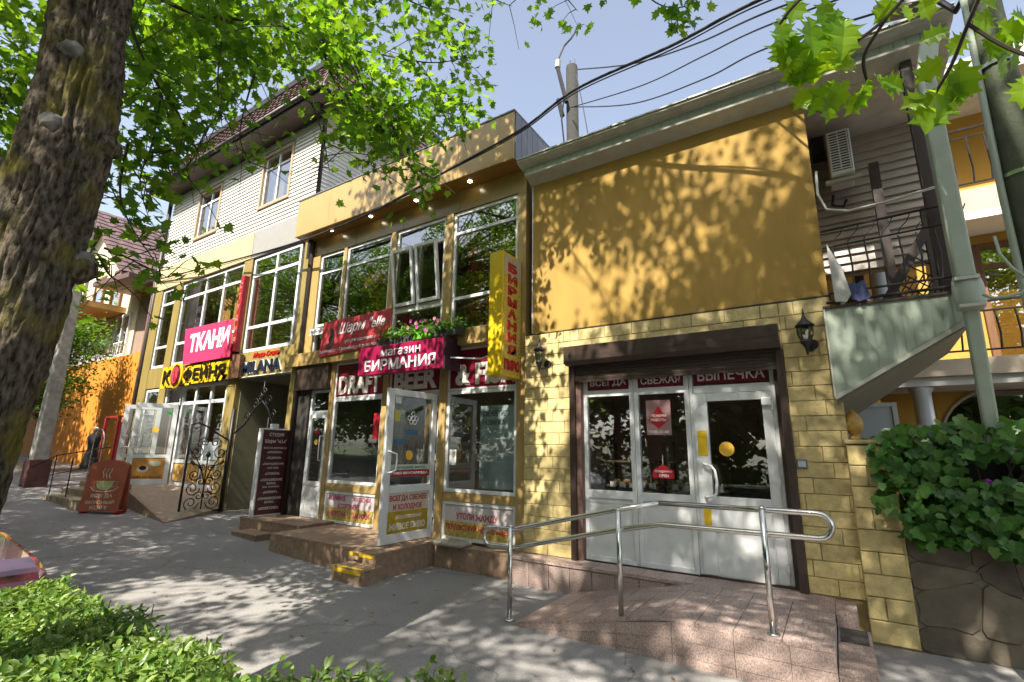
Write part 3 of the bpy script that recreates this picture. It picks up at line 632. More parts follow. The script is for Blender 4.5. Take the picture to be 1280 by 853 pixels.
B('window_notice', m_red, None, -7.25, -7.08, FYB+.02, FYB+.026, 1.92, 2.4, label='narrow red notice taped in the left beer shop window', cat='notice')
B('window_notice', m_white, None, -5.36, -5.22, FYB+.02, FYB+.026, 1.5, 1.75, label='small white notice in the lower left of the right beer shop window', cat='notice')
B('digital_display', mat('black_screen', (.015,.01,.01), .2), None, -8.38, -7.95, FYB+.08, FYB+.13, 1.14, 1.33, label='small dark display lying in the left beer shop window', cat='display')
# steps in front of the beer shop
def paved(parent, x0, x1, y0, y1, z0, z1, nx=3, ny=2, name='step_slab'):
    B('core', m_brownst, parent, x0+.012, x1-.012, y0+.012, y1, z0, z1-.028)
    for i in range(nx):
        for j in range(ny):
            a0, a1 = x0+(x1-x0)*i/nx, x0+(x1-x0)*(i+1)/nx; b0, b1 = y0+(y1-y0)*j/ny, y0+(y1-y0)*(j+1)/ny
            B(name, m_brownst, parent, a0+.002, a1-.002, b0+.002-(.012 if j == 0 else 0), b1-.002, z1-.028, z1+random.uniform(-.0015,.0015))
        a0, a1 = x0+(x1-x0)*i/nx, x0+(x1-x0)*(i+1)/nx
        MB().cbox(a0+.002, a1-.002, y0-.004, y0+.012, z0, z1-.03, .003).build('riser', m_brownst, parent)
st = empty('entrance_steps', (-6.3, 5.6, 0), 'brown stone steps with yellow edge strips at the beer shop door', 'steps')
paved(st, -8.0, -5.62, 5.05, 6.34, -.05, .36, 4, 3)
paved(st, -5.615, -5.36, 4.95, 6.34, -.05, .355, 1, 3)
paved(st, -5.95, -5.30, 4.72, 5.045, -.05, .19, 2, 1)
B('edge_strip', m_yel, st, -5.9, -5.36, 4.703, 4.712, .12, .165); B('edge_strip', m_yel, st, -5.9, -5.38, 4.94, 4.945, .285, .33)
B('edge_strip', m_yel, st, -5.9, -5.36, 4.71, 4.76, .1915, .1945)
paved(st, -5.345, -3.9, 6.12, 6.36, -.05, .33, 4, 1)
sl2 = MB().box(-5.3,-4.75,5.98,6.3,.335,.40).build('stone_slab', mat('rough_pale_stone', (.38,.34,.27), .9, var=.25, scale=12, bump=.8, bscale=20), None, bevel=.025, label='rough pale stone slab lying below the right beer shop window', cat='slab')
st2 = empty('entrance_steps', (-8.8, 5.9, 0), 'smaller brown stone steps before the narrow left door', 'steps')
paved(st2, -9.98, -8.05, 5.62, 6.34, -.05, .40, 3, 2)
paved(st2, -9.55, -8.75, 5.25, 5.60, -.05, .22, 2, 1)
# ---- signs on the beer shop
sg = MB().box(-7.21,-5.16,5.90,6.04,3.04,3.55).build('shop_sign', m_crim, None, bevel=.006, label='crimson box sign with white lettering over the beer shop door', cat='sign')
lettering('магазин', m_lwhite, sg, (-6.62,5.90,3.345), .95, .125, d=.01, bold=.005); lettering('БИРМАНИЯ', m_lwhite, sg, (-7.02,5.90,3.10), 1.7, .20, d=.01, bold=.02)
MB().box(-5.155,-5.12,5.9,6.3,3.02,3.57).build('side_board', mat('dark_violet_side', (.03,.008,.02), .5), sg)
for x in (-6.9,-5.5): MB().tube([(x,6.04,3.3),(x,6.21,3.5)], .015, 6).build('bracket', m_iron, sg)
MB().tube([(-5.12,6.05,3.22),(-4.55,6.1,3.16),(-4.1,6.2,3.3)], .012, 6).build('stay', m_pvc, sg)
vs_ = MB().box(-4.20,-3.955,5.80,6.34,2.82,4.76).build('vertical_sign', mat('yellow_sign', (.72,.50,.015), .35, var=.05), None, bevel=.008, label='tall yellow projecting sign with red stacked letters', cat='sign')
mface = mat('yellow_sign_face', (.55,.43,.08), .5, var=.5, scale=40)
MB().box(-3.956,-3.949,5.84,6.32,2.86,4.40).build('face', mface, vs_); MB().box(-3.956,-3.949,5.84,6.32,4.40,4.72).build('face', mat('sign_face_pale', (.5,.45,.3), .5, var=.1), vs_)
for i, ch in enumerate('БИРМАНИЯ'):
    z = 4.46-i*.185; text(MB(), ch, (-3.949,5.94,z), (0,1,0), (0,0,1), .25, .145, .012, .05).build('lettering', m_red, vs_)
text(MB(), 'ПИВО', (-3.949,5.87,2.91), (0,1,0), (0,0,1), .42, .17, .012, .05).build('lettering', m_red, vs_)
for z in (3.1,4.4): B('wall_bracket', m_iron, vs_, -4.1,-4.05,6.34,6.4,z,z+.04)
bn = MB()
P0, P1, P2, P3 = onY(405,404,6.17), onY(490,385,6.17), onY(487,428,6.17), onY(398,447,6.17)
bn = MB().prism([P3, P2, P1, P0], (0,.012,0)).build('banner', mat('red_banner_print', (.40,.035,.04), .5, var=.25, scale=3), None, label='red salon banner with white script hung under the upper windows', cat='banner')
ub = (P1-P0).normalized(); vb = Vector((0,0,1))
lettering('Шарм "elle', m_lwhite, bn, P3+ub*.58+vb*.36, 1.35, .28, u=ub, v=vb, d=.003, bold=.015, shear=.35)
lettering('услуги парикмахера', m_lwhite, bn, P3+ub*.8+vb*.19, 1.0, .075, u=ub, v=vb, d=.003, bold=0)
lettering('Маникюр • Педикюр • Косметология', m_lwhite, bn, P3+ub*.04+vb*.05, 1.95, .085, u=ub, v=vb, d=.003, bold=0)
hp = [(.12,.15),(.30,.13),(.40,.22),(.42,.38),(.38,.52),(.30,.58),(.24,.52),(.27,.42),(.22,.34),(.26,.27),(.16,.24)]
MB().prism([P3+ub*(a+.05)+vb*b+Vector((0,-.003,0)) for a, b in hp], (0,.003,0)).build('face_silhouette', mat('dark_print', (.03,.012,.012), .5), bn)
na = MB().box(-9.35,-8.78,6.28,6.30,4.12,4.27).build('street_name_plate', m_pvc, None, label='small pale street name plate left of the red banner', cat='sign')
lettering('УЛИЦА', MATS['poster_dark_print'], na, (-9.28,6.28,4.16), .4, .06, d=.002)
# flower planters on the ledge
mlf = leafmat('planter_leaf', (.03,.10,.02), (.10,.22,.04)); 
# ================================================================== LEFT BUILDING (passage, coffee shop, white sided attic)
lb = empty('coffee_building', (-13.8, 6.38, gz(-13.8)), 'three storey coffee shop building with white siding and brown mansard roof', 'building')
m_olive = mat('olive_gold_panel', (.28,.21,.07), .35, var=.12, scale=4, stretch=(3,1,.4))
m_creamw = mat('cream_stucco', (.55,.43,.22), .8, var=.08, scale=3, bump=.2, bscale=120)
m_side = mat('white_siding', (.70,.69,.62), .5, var=.04, rnd=.03)
m_roof = mat('brown_roof_tile', (.115,.06,.055), .5, var=.15, scale=6)
m_fasc = mat('dark_brown_fascia', (.035,.027,.024), .5, var=.15)
LY = 6.38
# columns and bands
for a, b in ((-9.98,-9.80),(-12.62,-12.22),(-16.42,-16.02),(-17.85,-17.35)):
    MB().cbox(a, b, LY-.04, LY+.2, gz(a)-.2 if a > -17 else .2, 6.55, .006).build('column', m_olive, lb)
MB().cbox(-17.85,-12.3,LY-.06,LY+.2,6.555,7.31,.006).build('cream_band', m_creamw, lb)
MB().cbox(-12.295,-9.87,LY-.05,LY+.2,6.555,7.31,.006).build('shaded_band', mat('shaded_band_panel', (.3,.29,.27), .5, var=.06), lb)  # the cream band continues here, its grey shade put into the colour
MB().cbox(-12.22,-9.98,LY-.03,LY+.2,3.40,4.02,.006).build('sign_panel', m_olive, lb)
MB().cbox(-17.35,-12.62,LY-.03,LY+.2,3.40,4.0,.006).build('lintel_panel', m_olive, lb)
MB().box(-12.2,-10.0,LY-.06,LY+.1,3.385,3.40).build('trim', m_pvc, lb)
win(lb, -12.18, -10.15, 4.03, 6.53, LY, vs=(-11.15,), hs=(4.66, 6.04), t=.075, glass=m_glassup)
win(lb, -16.0, -12.64, 4.02, 6.53, LY, vs=(-14.62,-13.62), hs=(4.66, 6.04), t=.075, glass=m_glass)
win(lb, -17.33, -16.44, 4.02, 6.53, LY, hs=(4.66, 6.04), t=.075, glass=m_glass)
for (x0, x1, z0, z1, mm, dp) in ((-12.2,-10.0,4.0,6.5,m_room2,1.8),(-17.4,-12.6,4.0,6.5,m_room,1.6),(-16.0,-12.6,.5,3.4,m_room,2.4)):
    r = MB(); r.box(x0,x1,LY+dp,LY+dp+.05,z0,z1); r.box(x0-.02,x0,LY+.2,LY+dp,z0,z1); r.box(x1,x1+.02,LY+.2,LY+dp,z0,z1)
    r.box(x0,x1,LY+.1,LY+dp,z0,z0+.05); r.box(x0,x1,LY+.1,LY+dp,z1-.05,z1); r.build('room', mm, lb)
morange = mat('orange_curtain', (.55,.27,.07), .8, var=.3, scale=5, stretch=(6,1,.15))
curtain(lb, -13.5, -12.72, 4.05, 6.2, LY+.3, morange); curtain(lb, -14.4, -13.9, 4.05, 5.9, LY+.4, morange); curtain(lb, -15.9, -15.3, 4.05, 5.9, LY+.4, mcur2)
# passage
ps = MB(); ps.box(-12.22,-12.2,LY+.1,LY+2.6,.1,3.4); ps.box(-10.02,-10.0,LY+.1,LY+2.6,.1,3.4); ps.box(-12.2,-10.02,LY+1.6,LY+1.65,.1,3.4); ps.box(-12.2,-10.02,LY+.1,LY+1.6,3.36,3.4)
ps.build('passage_wall', mat('passage_green_grey', (.20,.19,.12), .8, var=.1), lb)
B('dado', mat('passage_dado', (.10,.085,.04), .7), lb, -12.2,-10.02,LY+1.585,LY+1.6,.2,1.0)
# drain pipe and black joint between the buildings
dp_ = MB().tube([(-9.66,6.33,.3),(-9.66,6.33,6.3),(-9.68,6.28,6.45)], .055, 12).build('drain_pipe', m_fasc, None, smooth=True, label='black drain pipe in the joint left of the beer shop', cat='drain pipe')
B('joint', m_dark, lb, -9.80,-9.62,6.42,6.6,.1,6.5)
# coffee shop front
win(lb, -15.0, -12.65, .72, 3.38, LY, vs=(-14.25,-13.45), hs=(1.35, 2.88), t=.09, glass=m_glass)
win(lb, -16.0, -15.05, 2.84, 3.38, LY, t=.08, glass=m_glass); win(lb, -17.33, -16.44, .75, 3.38, LY, hs=(2.88,), t=.08)
for i, a in enumerate((-14.9,-14.18,-13.38)):
    B('menu_film', mat('menu_film_orange', (.62,.36,.10), .5, var=.5, scale=9), lb, a+.04, a+.62, LY+.01, LY+.022, .85, 1.28)
B('leaf_film', mat('leaf_film_white', (.6,.66,.68), .4, var=.5, scale=30), lb, -13.36,-12.75,LY+.012,LY+.02,1.42,1.85)
def swing_door(name, hinge, free, zb, hh, parent, poster=None, handle_at=.1):
    hinge = Vector(hinge); u = Vector((free[0]-hinge.x, free[1]-hinge.y, 0)); wd = u.length; u.normalize()
    # x runs left to right as seen from the street
    if u.x < 0: Md = planeM(hinge+u*wd+Vector((0,0,zb)), -u)
    else: Md = planeM(hinge+Vector((0,0,zb)), u)
    l = MB(Md); t = .11
    l.box(0,t,0,.06,0,hh); l.box(wd-t,wd,0,.06,0,hh); l.box(t,wd-t,0,.06,hh-t,hh); l.box(t,wd-t,0,.06,.68,.77); l.box(t,wd-t,0,.06,0,.14)
    l = l.build(name, m_pvc, parent, bevel=.004)
    MB(Md).box(t-.01,wd-t+.01,.026,.032,.13,hh-t+.01).build('pane', m_glass, l)
    hx = .16 if u.x < 0 else wd-.16
    MB().tube([Md @ Vector(p) for p in ((hx-.1,0,.95),(hx-.1,-.07,.95),(hx+.06,-.08,.96),(hx+.08,-.08,1.1),(hx+.06,-.08,1.24),(hx-.1,-.07,1.25),(hx-.1,0,1.25))], .016, 8).build('handle', m_pvc, l, smooth=True)
    return l, Md, wd
FLZ = .74
l1, Md1, wd1 = swing_door('door_leaf', (-15.02, LY-.03, 0), (-15.45, 5.52), FLZ, 2.12, lb)
fp = MB(Md1).box(.1,wd1-.1,.012,.02,.15,.67).build('coffee_poster', mat('coffee_poster_print', (.62,.30,.05), .45, var=.35, scale=5), l1)
MB(Md1 @ Matrix.Translation((.36,.012,.40)) @ Matrix.Rotation(math.pi/2,4,'X')).lathe([(.12,0),(.12,.004)], (0,0,0), 20, 1, .7).build('saucer', m_white, fp)
MB(Md1 @ Matrix.Translation((.36,.006,.43)) @ Matrix.Rotation(math.pi/2,4,'X')).lathe([(.08,0),(.08,.004)], (0,0,0), 20, 1, .7).build('coffee', mat('coffee_black', (.03,.012,.006), .3), fp)
MB(Md1 @ Matrix.Translation((.6,.012,.54)) @ Matrix.Rotation(math.pi/2,4,'X')).lathe([(.14,0),(.14,.004)], (0,0,0), 20, 1, .5).build('cup', mat('cup_pale', (.55,.6,.45), .4), fp)
lettering('КОФЕ НА ВЫНОС', mat('dark_red_print', (.12,.01,.01), .5), fp, Md1 @ Vector((.14,.012,.17)), wd1-.28, .06, u=(Md1 @ Vector((1,0,0)) - Md1 @ Vector((0,0,0))), v=(0,0,1), d=.003)
MB(Md1 @ Matrix.Translation((.5,.02,1.42)) @ Matrix.Rotation(math.pi/2,4,'X')).lathe([(.075,0),(.075,.004)], (0,0,0), 20).build('sticker', MATS['yellow_disc'], l1)
MB(Md1).box(.2,.4,.02,.024,1.8,1.93).build('sticker', m_white, l1); MB(Md1).box(wd1-.25,wd1-.13,.02,.024,1.83,1.92).build('sticker', mat('green_sticker', (.05,.4,.08), .4), l1)
l2_, Md2, wd2 = swing_door('door_leaf', (-16.0, LY-.03, 0), (-16.25, 5.55), FLZ, 2.1, lb)
# landing, ramp and steps of the coffee shop
cl = empty('coffee_ramp', (-13.8, 5.6, gz(-13.8)), 'tan stone landing and ramp sloping down from the coffee shop door', 'ramp')
m_tan = mat('tan_paving', (.36,.27,.19), .7, var=.2, scale=10, bump=.3, bscale=50, dirt=.25)
paved_m = m_brownst
def poly_slab(pts, th, name, m, parent): 
    n = len(pts); return MB().add([Vector(p) for p in pts]+[Vector((p[0],p[1],p[2]-th)) for p in pts], [list(range(n)), list(range(n,2*n))[::-1]]+[(i,n+i,n+(i+1)%n,(i+1)%n) for i in range(n)]).build(name, m, parent)
poly_slab([(-16.3,5.15,FLZ),(-14.2,5.15,FLZ),(-14.2,6.36,FLZ),(-16.3,6.36,FLZ)], .5, 'landing', m_tan, cl)
poly_slab([(-14.19,5.2,FLZ),(-11.45,4.95,gz(-11.45)+.012),(-12.1,6.3,gz(-12.1)+.1),(-12.62,6.36,.62),(-14.19,6.36,FLZ)], .45, 'slope', m_tan, cl)
for i in range(9):
    a = Vector((-14.2,5.13,FLZ+.01)).lerp(Vector((-11.45,4.9,gz(-11.45)+.02)), i/9); b = Vector((-14.2,5.13,FLZ+.01)).lerp(Vector((-11.45,4.9,gz(-11.45)+.02)), (i+.97)/9)
    MB().hexa([(a.x,a.y,.1),(b.x,b.y,.1),(b.x,b.y+.1,.1),(a.x,a.y+.1,.1),a,b,(b.x,b.y+.1,b.z),(a.x,a.y+.1,a.z)]).build('edge_stone', m_brownst, cl, bevel=.006)
cs = empty('coffee_steps', (-15.3, 4.6, gz(-15)), 'rough stone steps with thin rail left of the coffee board', 'steps')
mrs = mat('rough_step_stone', (.33,.25,.17), .9, var=.35, scale=9, bump=.8, bscale=25)
for k in range(3):
    g = gz(-15.6); y0 = 4.25+k*.32; z1 = g+.15*(k+1)
    for j in range(5):
        x0 = -16.3+j*.46
        MB().box(x0+.004,x0+.45,y0+random.uniform(-.015,.015),5.2,g-.1,z1+random.uniform(-.008,.004)).build('step_block', mrs, cs, bevel=.02)
for x in (-16.35,-15.2): MB().tube([(x,4.35,gz(x)),(x,4.35,gz(x)+1.05)], .014, 6).build('rail_post', m_iron, cs)
MB().tube([(-16.7,4.0,gz(-16)+.75),(-16.35,4.35,gz(-16)+1.05),(-16.3,5.4,FLZ+.95)], .014, 6).build('rail', m_iron, cs)
MB().tube([(-16.7,4.0,gz(-16)+.4),(-16.35,4.35,gz(-16)+.6),(-16.3,5.4,FLZ+.5)], .01, 6).build('rail', m_iron, cs)
# siding, board by board, window openings kept free
SW = [(-15.88,-14.66,7.98,9.45),(-12.36,-11.10,8.05,9.55)]
sd_ = MB()
for (a, b, c, d) in ((-17.80,-15.98,7.31,9.98),(-15.98,-14.56,7.31,7.93),(-15.98,-14.56,9.50,9.98),(-14.56,-12.46,7.31,9.98),(-12.46,-11.0,7.31,8.0),(-12.46,-11.0,9.60,9.98),(-11.0,-9.80,7.31,9.98)):
    sd_.box(a, b, LY+.045, LY+.2, c, d)
sd_ = sd_.build('siding_wall', mat('siding_backing', (.4,.39,.34), .8), lb)
bh = .108; nb = int((9.95-7.32)/bh)
for i in range(nb):
    z0 = 7.32+i*bh; z1 = z0+bh; segs = [(-17.78,-9.80)]
    for (a, b, c, d) in SW:
        if z1 > c-.06 and z0 < d+.06:
            ns_ = []
            for (p, q) in segs:
                if a-.09 > p: ns_.append((p, min(q, a-.09)))
                if b+.09 < q: ns_.append((max(p, b+.09), q))
            segs = ns_
    for (p, q) in segs:
        MB().add([(p,LY+.0,z0),(q,LY+.0,z0),(q,LY+.03,z1),(p,LY+.03,z1),(p,LY+.046,z0),(q,LY+.046,z0),(q,LY+.046,z1),(p,LY+.046,z1)],
                 [(0,1,2,3),(4,7,6,5),(0,4,5,1),(3,2,6,7),(1,5,6,2),(0,3,7,4)]).build('siding_board', m_side, sd_)
for (a, b, c, d) in SW:
    ww = win(lb, a, b, c, d, LY+.05, vs=((a+b)/2,), hs=(d-.38,), t=.06, glass=m_glassup)
    fr = frame(MB(), a-.09, b+.09, LY-.015, LY+.06, c-.06, d+.06, .085).build('architrave', mat('tan_trim', (.42,.3,.2), .6), ww, bevel=.004)
    r = MB(); r.box(a,b,LY+.7,LY+.75,c,d); r.box(a-.02,a,LY+.13,LY+.7,c,d); r.box(b,b+.02,LY+.13,LY+.7,c,d); r.box(a,b,LY+.13,LY+.7,c-.02,c); r.box(a,b,LY+.13,LY+.7,d,d+.02); r.build('room', m_room2, lb)
    curtain(ww, a+.05, (a+b)/2-.1, c+.05, d-.05, LY+.3, mat('pale_curtain', (.4,.4,.38), .8))
# right return wall with its own boards
rw = B('return_wall', MATS['siding_backing'], lb, -9.93,-9.80,LY+.2,16.8,6.6,10.2)
for i in range(30):
    z0 = 7.0+i*bh; z1 = z0+bh
    MB().add([(-9.765,LY+.0,z0),(-9.765,16.8,z0),(-9.79,16.8,z1),(-9.79,LY+.0,z1),(-9.80,LY+.0,z0),(-9.80,16.8,z0),(-9.80,16.8,z1),(-9.80,LY+.0,z1)],
             [(0,1,2,3),(4,7,6,5),(0,4,5,1),(3,2,6,7),(1,5,6,2),(0,3,7,4)]).build('siding_board', m_side, rw)
MB().tube([(-9.70,6.33,7.35),(-9.70,6.33,9.75),(-9.62,6.1,9.9)], .05, 10).build('corner_pipe', m_fasc, lb, smooth=True)
MB().tube([(-17.9,6.33,.5),(-17.9,6.33,9.75)], .06, 10).build('corner_pipe', m_fasc, lb, smooth=True)
# roof: soffit, fascia, gutter, steep tiled slopes, dark cap
EX0, EX1, EYF, EYB = -18.35, -9.22, 5.83, 17.2
MB().box(EX0,EX1,EYF,EYB,9.93,9.97).build('soffit', mat('brown_soffit', (.09,.06,.05), .6, var=.3, scale=3, stretch=(12,1,1)), lb)
for (a, b, c, d) in ((EX0,EX1,EYF-.02,EYF),(EX1,EX1+.02,EYF,EYB)): MB().box(a,b,c,d,9.91,10.10).build('fascia', m_fasc, lb)
gt = MB().tube([(EX0,EYF-.075,10.03),(EX1+.08,EYF-.075,10.03)], .06, 10).build('gutter', m_fasc, lb, smooth=True)
for i in range(12): B('gutter_hook', m_brown, gt, EX0+.3+i*.77, EX0+.33+i*.77, EYF-.14, EYF, 10.07, 10.10)
MB().tube([(EX1+.075,EYF-.05,10.03),(EX1+.075,EYB,10.03)], .06, 10).build('gutter', m_fasc, lb, smooth=True)
TH, TI = 11.75, .78
lo = [(EX0,EYF,10.1),(EX1,EYF,10.1),(EX1,EYB,10.1),(EX0,EYB,10.1)]; hi = [(EX0+TI,EYF+TI,TH),(EX1-TI,EYF+TI,TH),(EX1-TI,EYB-TI,TH),(EX0+TI,EYB-TI,TH)]
rf = MB().add(lo+hi, [(0,1,5,4),(1,2,6,5),(2,3,7,6),(3,0,4,7),(4,5,6,7)]).build('roof', m_roof, lb)
for k in range(2):                                      # tile courses with a wavy lip
    A0, A1 = Vector(lo[k]), Vector(lo[k+1]); C0, C1 = Vector(hi[k]), Vector(hi[k+1])
    nrm = (A1-A0).cross(C0-A0).normalized()
    for j in range(7):
        f0, f1 = j/7, (j+1)/7; a, b = A0.lerp(C0,f0), A1.lerp(C1,f0); c, d = A0.lerp(C0,f1), A1.lerp(C1,f1)
        n = int((b-a).length/.09); vs = []
        for i in range(n+1):
            t = i/n; w = .018*abs(math.sin(i*1.05)); vs += [a.lerp(b,t)+nrm*(.03+w), c.lerp(d,t)+nrm*.008, a.lerp(b,t)+nrm*.002]
        MB().add(vs, [(3*i,3*i+3,3*i+4,3*i+1) for i in range(n)]+[(3*i+2,3*i+5,3*i+3,3*i) for i in range(n)]).build('tile_course', m_roof, rf)
for k in range(4):
    a, b = Vector(hi[k]), Vector(hi[(k+1)%4]); MB().tube([a+Vector((0,0,.05)),b+Vector((0,0,.05))], .13, 6).build('ridge_cap', m_fasc, rf)
for k in range(2): MB().tube([Vector(lo[k+0]),Vector(hi[k+0])], .06, 6).build('hip_cap', m_roof, rf)
# ---- signs of the left building
ms = empty('salon_sign', (-11.15, 6.33, 3.5), 'dark outlined metal letters over the passage', 'sign')
for k_, (mm, bo, dd) in enumerate(((m_white,.075,.02),(mat('navy_letter', (.015,.02,.04), .3),.03,.05))):
    lettering('MILANA', mm, ms, (-11.98+.015*k_, LY-.03, 3.47+.012*k_), 1.62-.03*k_, .30-.024*k_, d=dd, bold=bo)
lettering('Мода-Стиль', mat('red_letter', (.5,.01,.01), .4), ms, (-11.6, LY-.03, 3.83), 1.1, .14, d=.02, bold=.02, shear=.3)
kf = empty('coffee_sign', (-14.0, 6.2, 3.45), 'black on yellow coffee house letter sign edged with coffee beans', 'sign')
mkb = mat('bean_print', (.16,.075,.035), .6, var=.9, scale=35)
MB().prism([(-15.85,6.22,3.40),(-11.95,6.22,3.38),(-11.95,6.22,3.95),(-12.5,6.22,4.0),(-13.5,6.22,3.93),(-15.3,6.22,3.9),(-15.85,6.22,3.75)], (0,.1,0)).build('board', mkb, kf)
lettering('К', m_yel, kf, (-16.0,6.215,3.33), .74, .60, d=.02, bold=.13); lettering('ФЕЙНЯ', m_yel, kf, (-14.74,6.215,3.34), 2.36, .62, d=.02, bold=.13)
MB().prism([(-14.7,6.214,3.42),(-12.45,6.214,3.44),(-12.45,6.214,3.86),(-14.7,6.214,3.85)], (0,.004,0)).build('yellow_ground', m_yel, kf)
mbk = mat('black_letter', (.015,.012,.01), .35)
lettering('К', mbk, kf, (-15.84,6.175,3.43), .44, .40, d=.02, bold=.012); lettering('ФЕЙНЯ', mbk, kf, (-14.62,6.175,3.44), 2.12, .42, d=.02, bold=.012)
ov = Matrix.Translation((-15.03,6.19,3.64)) @ Matrix.Rotation(math.pi/2,4,'X')
MB(ov).lathe([(.34,0),(.34,.04)], (0,0,0), 28, .95, 1.05).build('bean_rim', m_yel, kf); MB(ov).lathe([(.30,.04),(.30,.06)], (0,0,0), 28, .85, 1.0).build('bean_edge', mat('bean_dark', (.10,.01,.01), .4), kf)
MB(ov).lathe([(.23,.06),(.23,.08)], (0,0,0), 28, .8, 1.0).build('bean', mat('bean_pink', (.6,.05,.09), .35), kf); MB(ov).box(-.012,.012,-.18,.18,.08,.09).build('groove', MATS['bean_dark'], kf)
P0, P1, P2, P3 = onY(232,412,6.14), onY(291,399,6.14), onY(287,446,6.14), onY(228,456,6.14)
tk = MB().prism([P3, P2, P1, P0], (0,.012,0)).build('banner', mat('pink_banner', (.62,.035,.12), .5, var=.06), None, label='bright pink fabric shop banner above the coffee sign', cat='banner')
ub = (P2-P3).normalized(); lettering('ТКАНИ', m_lwhite, tk, P3+ub*.22+Vector((0,0,.30)), 2.05, .52, u=ub, d=.004, bold=.045)
for q in (P0, P1): MB().tube([q, q+Vector((.05,.24,.05))], .01, 5).build('tie', m_white, tk)
vr = MB().box(-12.40,-12.24,6.2,6.335,4.05,6.05).build('vertical_sign', mat('dark_red_sign', (.30,.012,.02), .4, var=.3, scale=6), None, bevel=.01, label='narrow dark red vertical sign left of the tall passage window', cat='sign')
for i, ch in enumerate('СТУДИЯ'): lettering(ch, mat('pink_letter', (.6,.2,.2), .4), vr, (-12.37,6.2,5.70-i*.29), .1, .17, d=.01)
# studio board standing by the passage
bb = planeM((-9.72, 5.70, .405), Vector((0,1,0)))
sbd = empty('studio_board', (-9.78, 6.05, .40), 'tall maroon price board with white edge standing beside the narrow door', 'sign board')
MB(bb).box(0,.64,.0,.13,0,1.72).build('case', m_pvc, sbd, bevel=.006)
fc = MB(bb).box(.03,.61,-.006,0,.03,1.69).build('face', mat('maroon_board', (.075,.012,.018), .4, var=.06), sbd)
ux = Vector((0,1,0))
for s, z, w, h_ in (('СТУДИЯ',1.55,.42,.08),('Шарм "eLLe"',1.41,.62,.09),('ФОТО НА ДОКУМЕНТЫ',1.30,.66,.045),('«МАНИКЮР»',1.22,.42,.045),('«ПЕДИКЮР»',1.10,.42,.05),('«НАРАЩИВАНИЕ',.98,.6,.05),('НОГТЕЙ»',.91,.32,.045),('«СТРИЖКИ»',.79,.42,.05),('«ОКРАШИВАНИЕ',.67,.62,.05),('ВОЛОС»',.60,.26,.045),('ВСЕ ТЕХНИКИ',.54,.46,.03),('«КАРВИНГ»',.43,.4,.05),('«ЛАМИНИРОВАНИЕ',.31,.66,.05),('ВОЛОС»',.24,.26,.045),('«КОСМЕТОЛОГ»',.12,.56,.05)):
    lettering(s, m_cream, fc, bb @ Vector((.32-w*.38, -.006, z)), w*.76, h_, u=ux, d=.003, bold=.01)
B('paper_sheet', m_white, sbd, -9.83,-9.74,5.92,6.06,2.125,2.22)
# coffee A-board
g = gz(-13.4); ab = planeM((-13.62, 4.15, g), Vector((1,.75,0)))
cb = empty('coffee_board', (-13.38, 4.5, g), 'terracotta pavement board with painted coffee cup', 'sign board')
prof = [(0,0),(.80,0),(.80,.92)]+[(.40+.40*math.cos(a*math.pi/12), .92+.14*math.sin(a*math.pi/12)) for a in range(1,12)]+[(0,.92)]
mterr = mat('terracotta_board', (.42,.105,.05), .6, var=.12, scale=6)
MB(ab).prism([(x,.0+z*.12,z+.05) for x, z in prof], (0,.03,0)).build('front_board', mterr, cb); MB(ab).prism([(x,(.26-z*.08),z+.05) for x, z in prof], (0,.03,0)).build('back_board', mterr, cb)
for x in (.03,.74): MB(ab).box(x,x+.05,-.01,.30,0,.05).build('foot', m_red, cb)
mcu = mat('cup_green', (.42,.46,.2), .5); mcl = mat('cream_paint', (.62,.58,.44), .5)
ua = Vector((1,.75,0)).normalized(); va = (ab.to_3x3() @ Vector((0,.12,1))).normalized()
def abp(x, z, off=.004): return ab @ Vector((x, z*.12-off, z+.05))
MB().prism([abp(x,z) for x, z in ((.24,.52),(.27,.47),(.33,.44),(.47,.44),(.53,.47),(.56,.52),(.58,.62),(.22,.62))], (0,.003,0)).build('painted_cup', mcu, cb)
MB().tube([abp(*p) for p in ((.57,.6),(.66,.61),(.69,.57),(.63,.51),(.55,.50))], .008, 5).build('painted_handle', mcu, cb); MB().tube([abp(*p) for p in ((.12,.5),(.2,.42),(.4,.395),(.6,.42),(.7,.5))], .010, 5).build('painted_saucer', mcl, cb)
for k_ in range(3): MB().tube([abp(.32+k_*.07+.018*math.sin(t*.9+k_), .68+t*.025) for t in range(9)], .008, 5).build('painted_steam', mcl, cb)
for s, z, w in (('ВСЕГДА',.27,.44),('ВКУСНЫЙ',.15,.58),('КОФЕ',.035,.36)): lettering(s, mcl, cb, abp(.4-w/2, z), w, .085, u=ua, v=va, d=.003, bold=.02)
# ================================================================== RIGHT SIDE: porch, stair panel, house behind
m_ribs = mat('taupe_siding', (.46,.40,.34), .5, var=.06, rnd=.04)
po = empty('side_porch', (.8, 6.8, 0), 'upper porch with taupe siding and sage stair panel right of the bakery', 'porch')
wv = B('siding_wall', mat('taupe_backing', (.26,.22,.19), .8), po, -.3, 1.48, 7.56, 7.7, 4.1, 6.75)
for i in range(22):
    z0 = 4.12+i*.118; z1 = z0+.118
    MB().add([(-.3,7.5,z0),(1.46,7.5,z0),(1.46,7.535,z1),(-.3,7.535,z1),(-.3,7.56,z0),(1.46,7.56,z0),(1.46,7.56,z1),(-.3,7.56,z1)],
             [(0,1,2,3),(4,7,6,5),(0,4,5,1),(3,2,6,7),(1,5,6,2),(0,3,7,4)]).build('siding_board', m_ribs, wv)
B('ceiling', mat('porch_ceiling', (.45,.42,.38), .7), po, .13, 1.52, 6.34, 7.6, 6.03, 6.08)
mdw = mat('dark_brown_wood', (.04,.026,.02), .6, var=.25, scale=14, stretch=(4,4,.4))
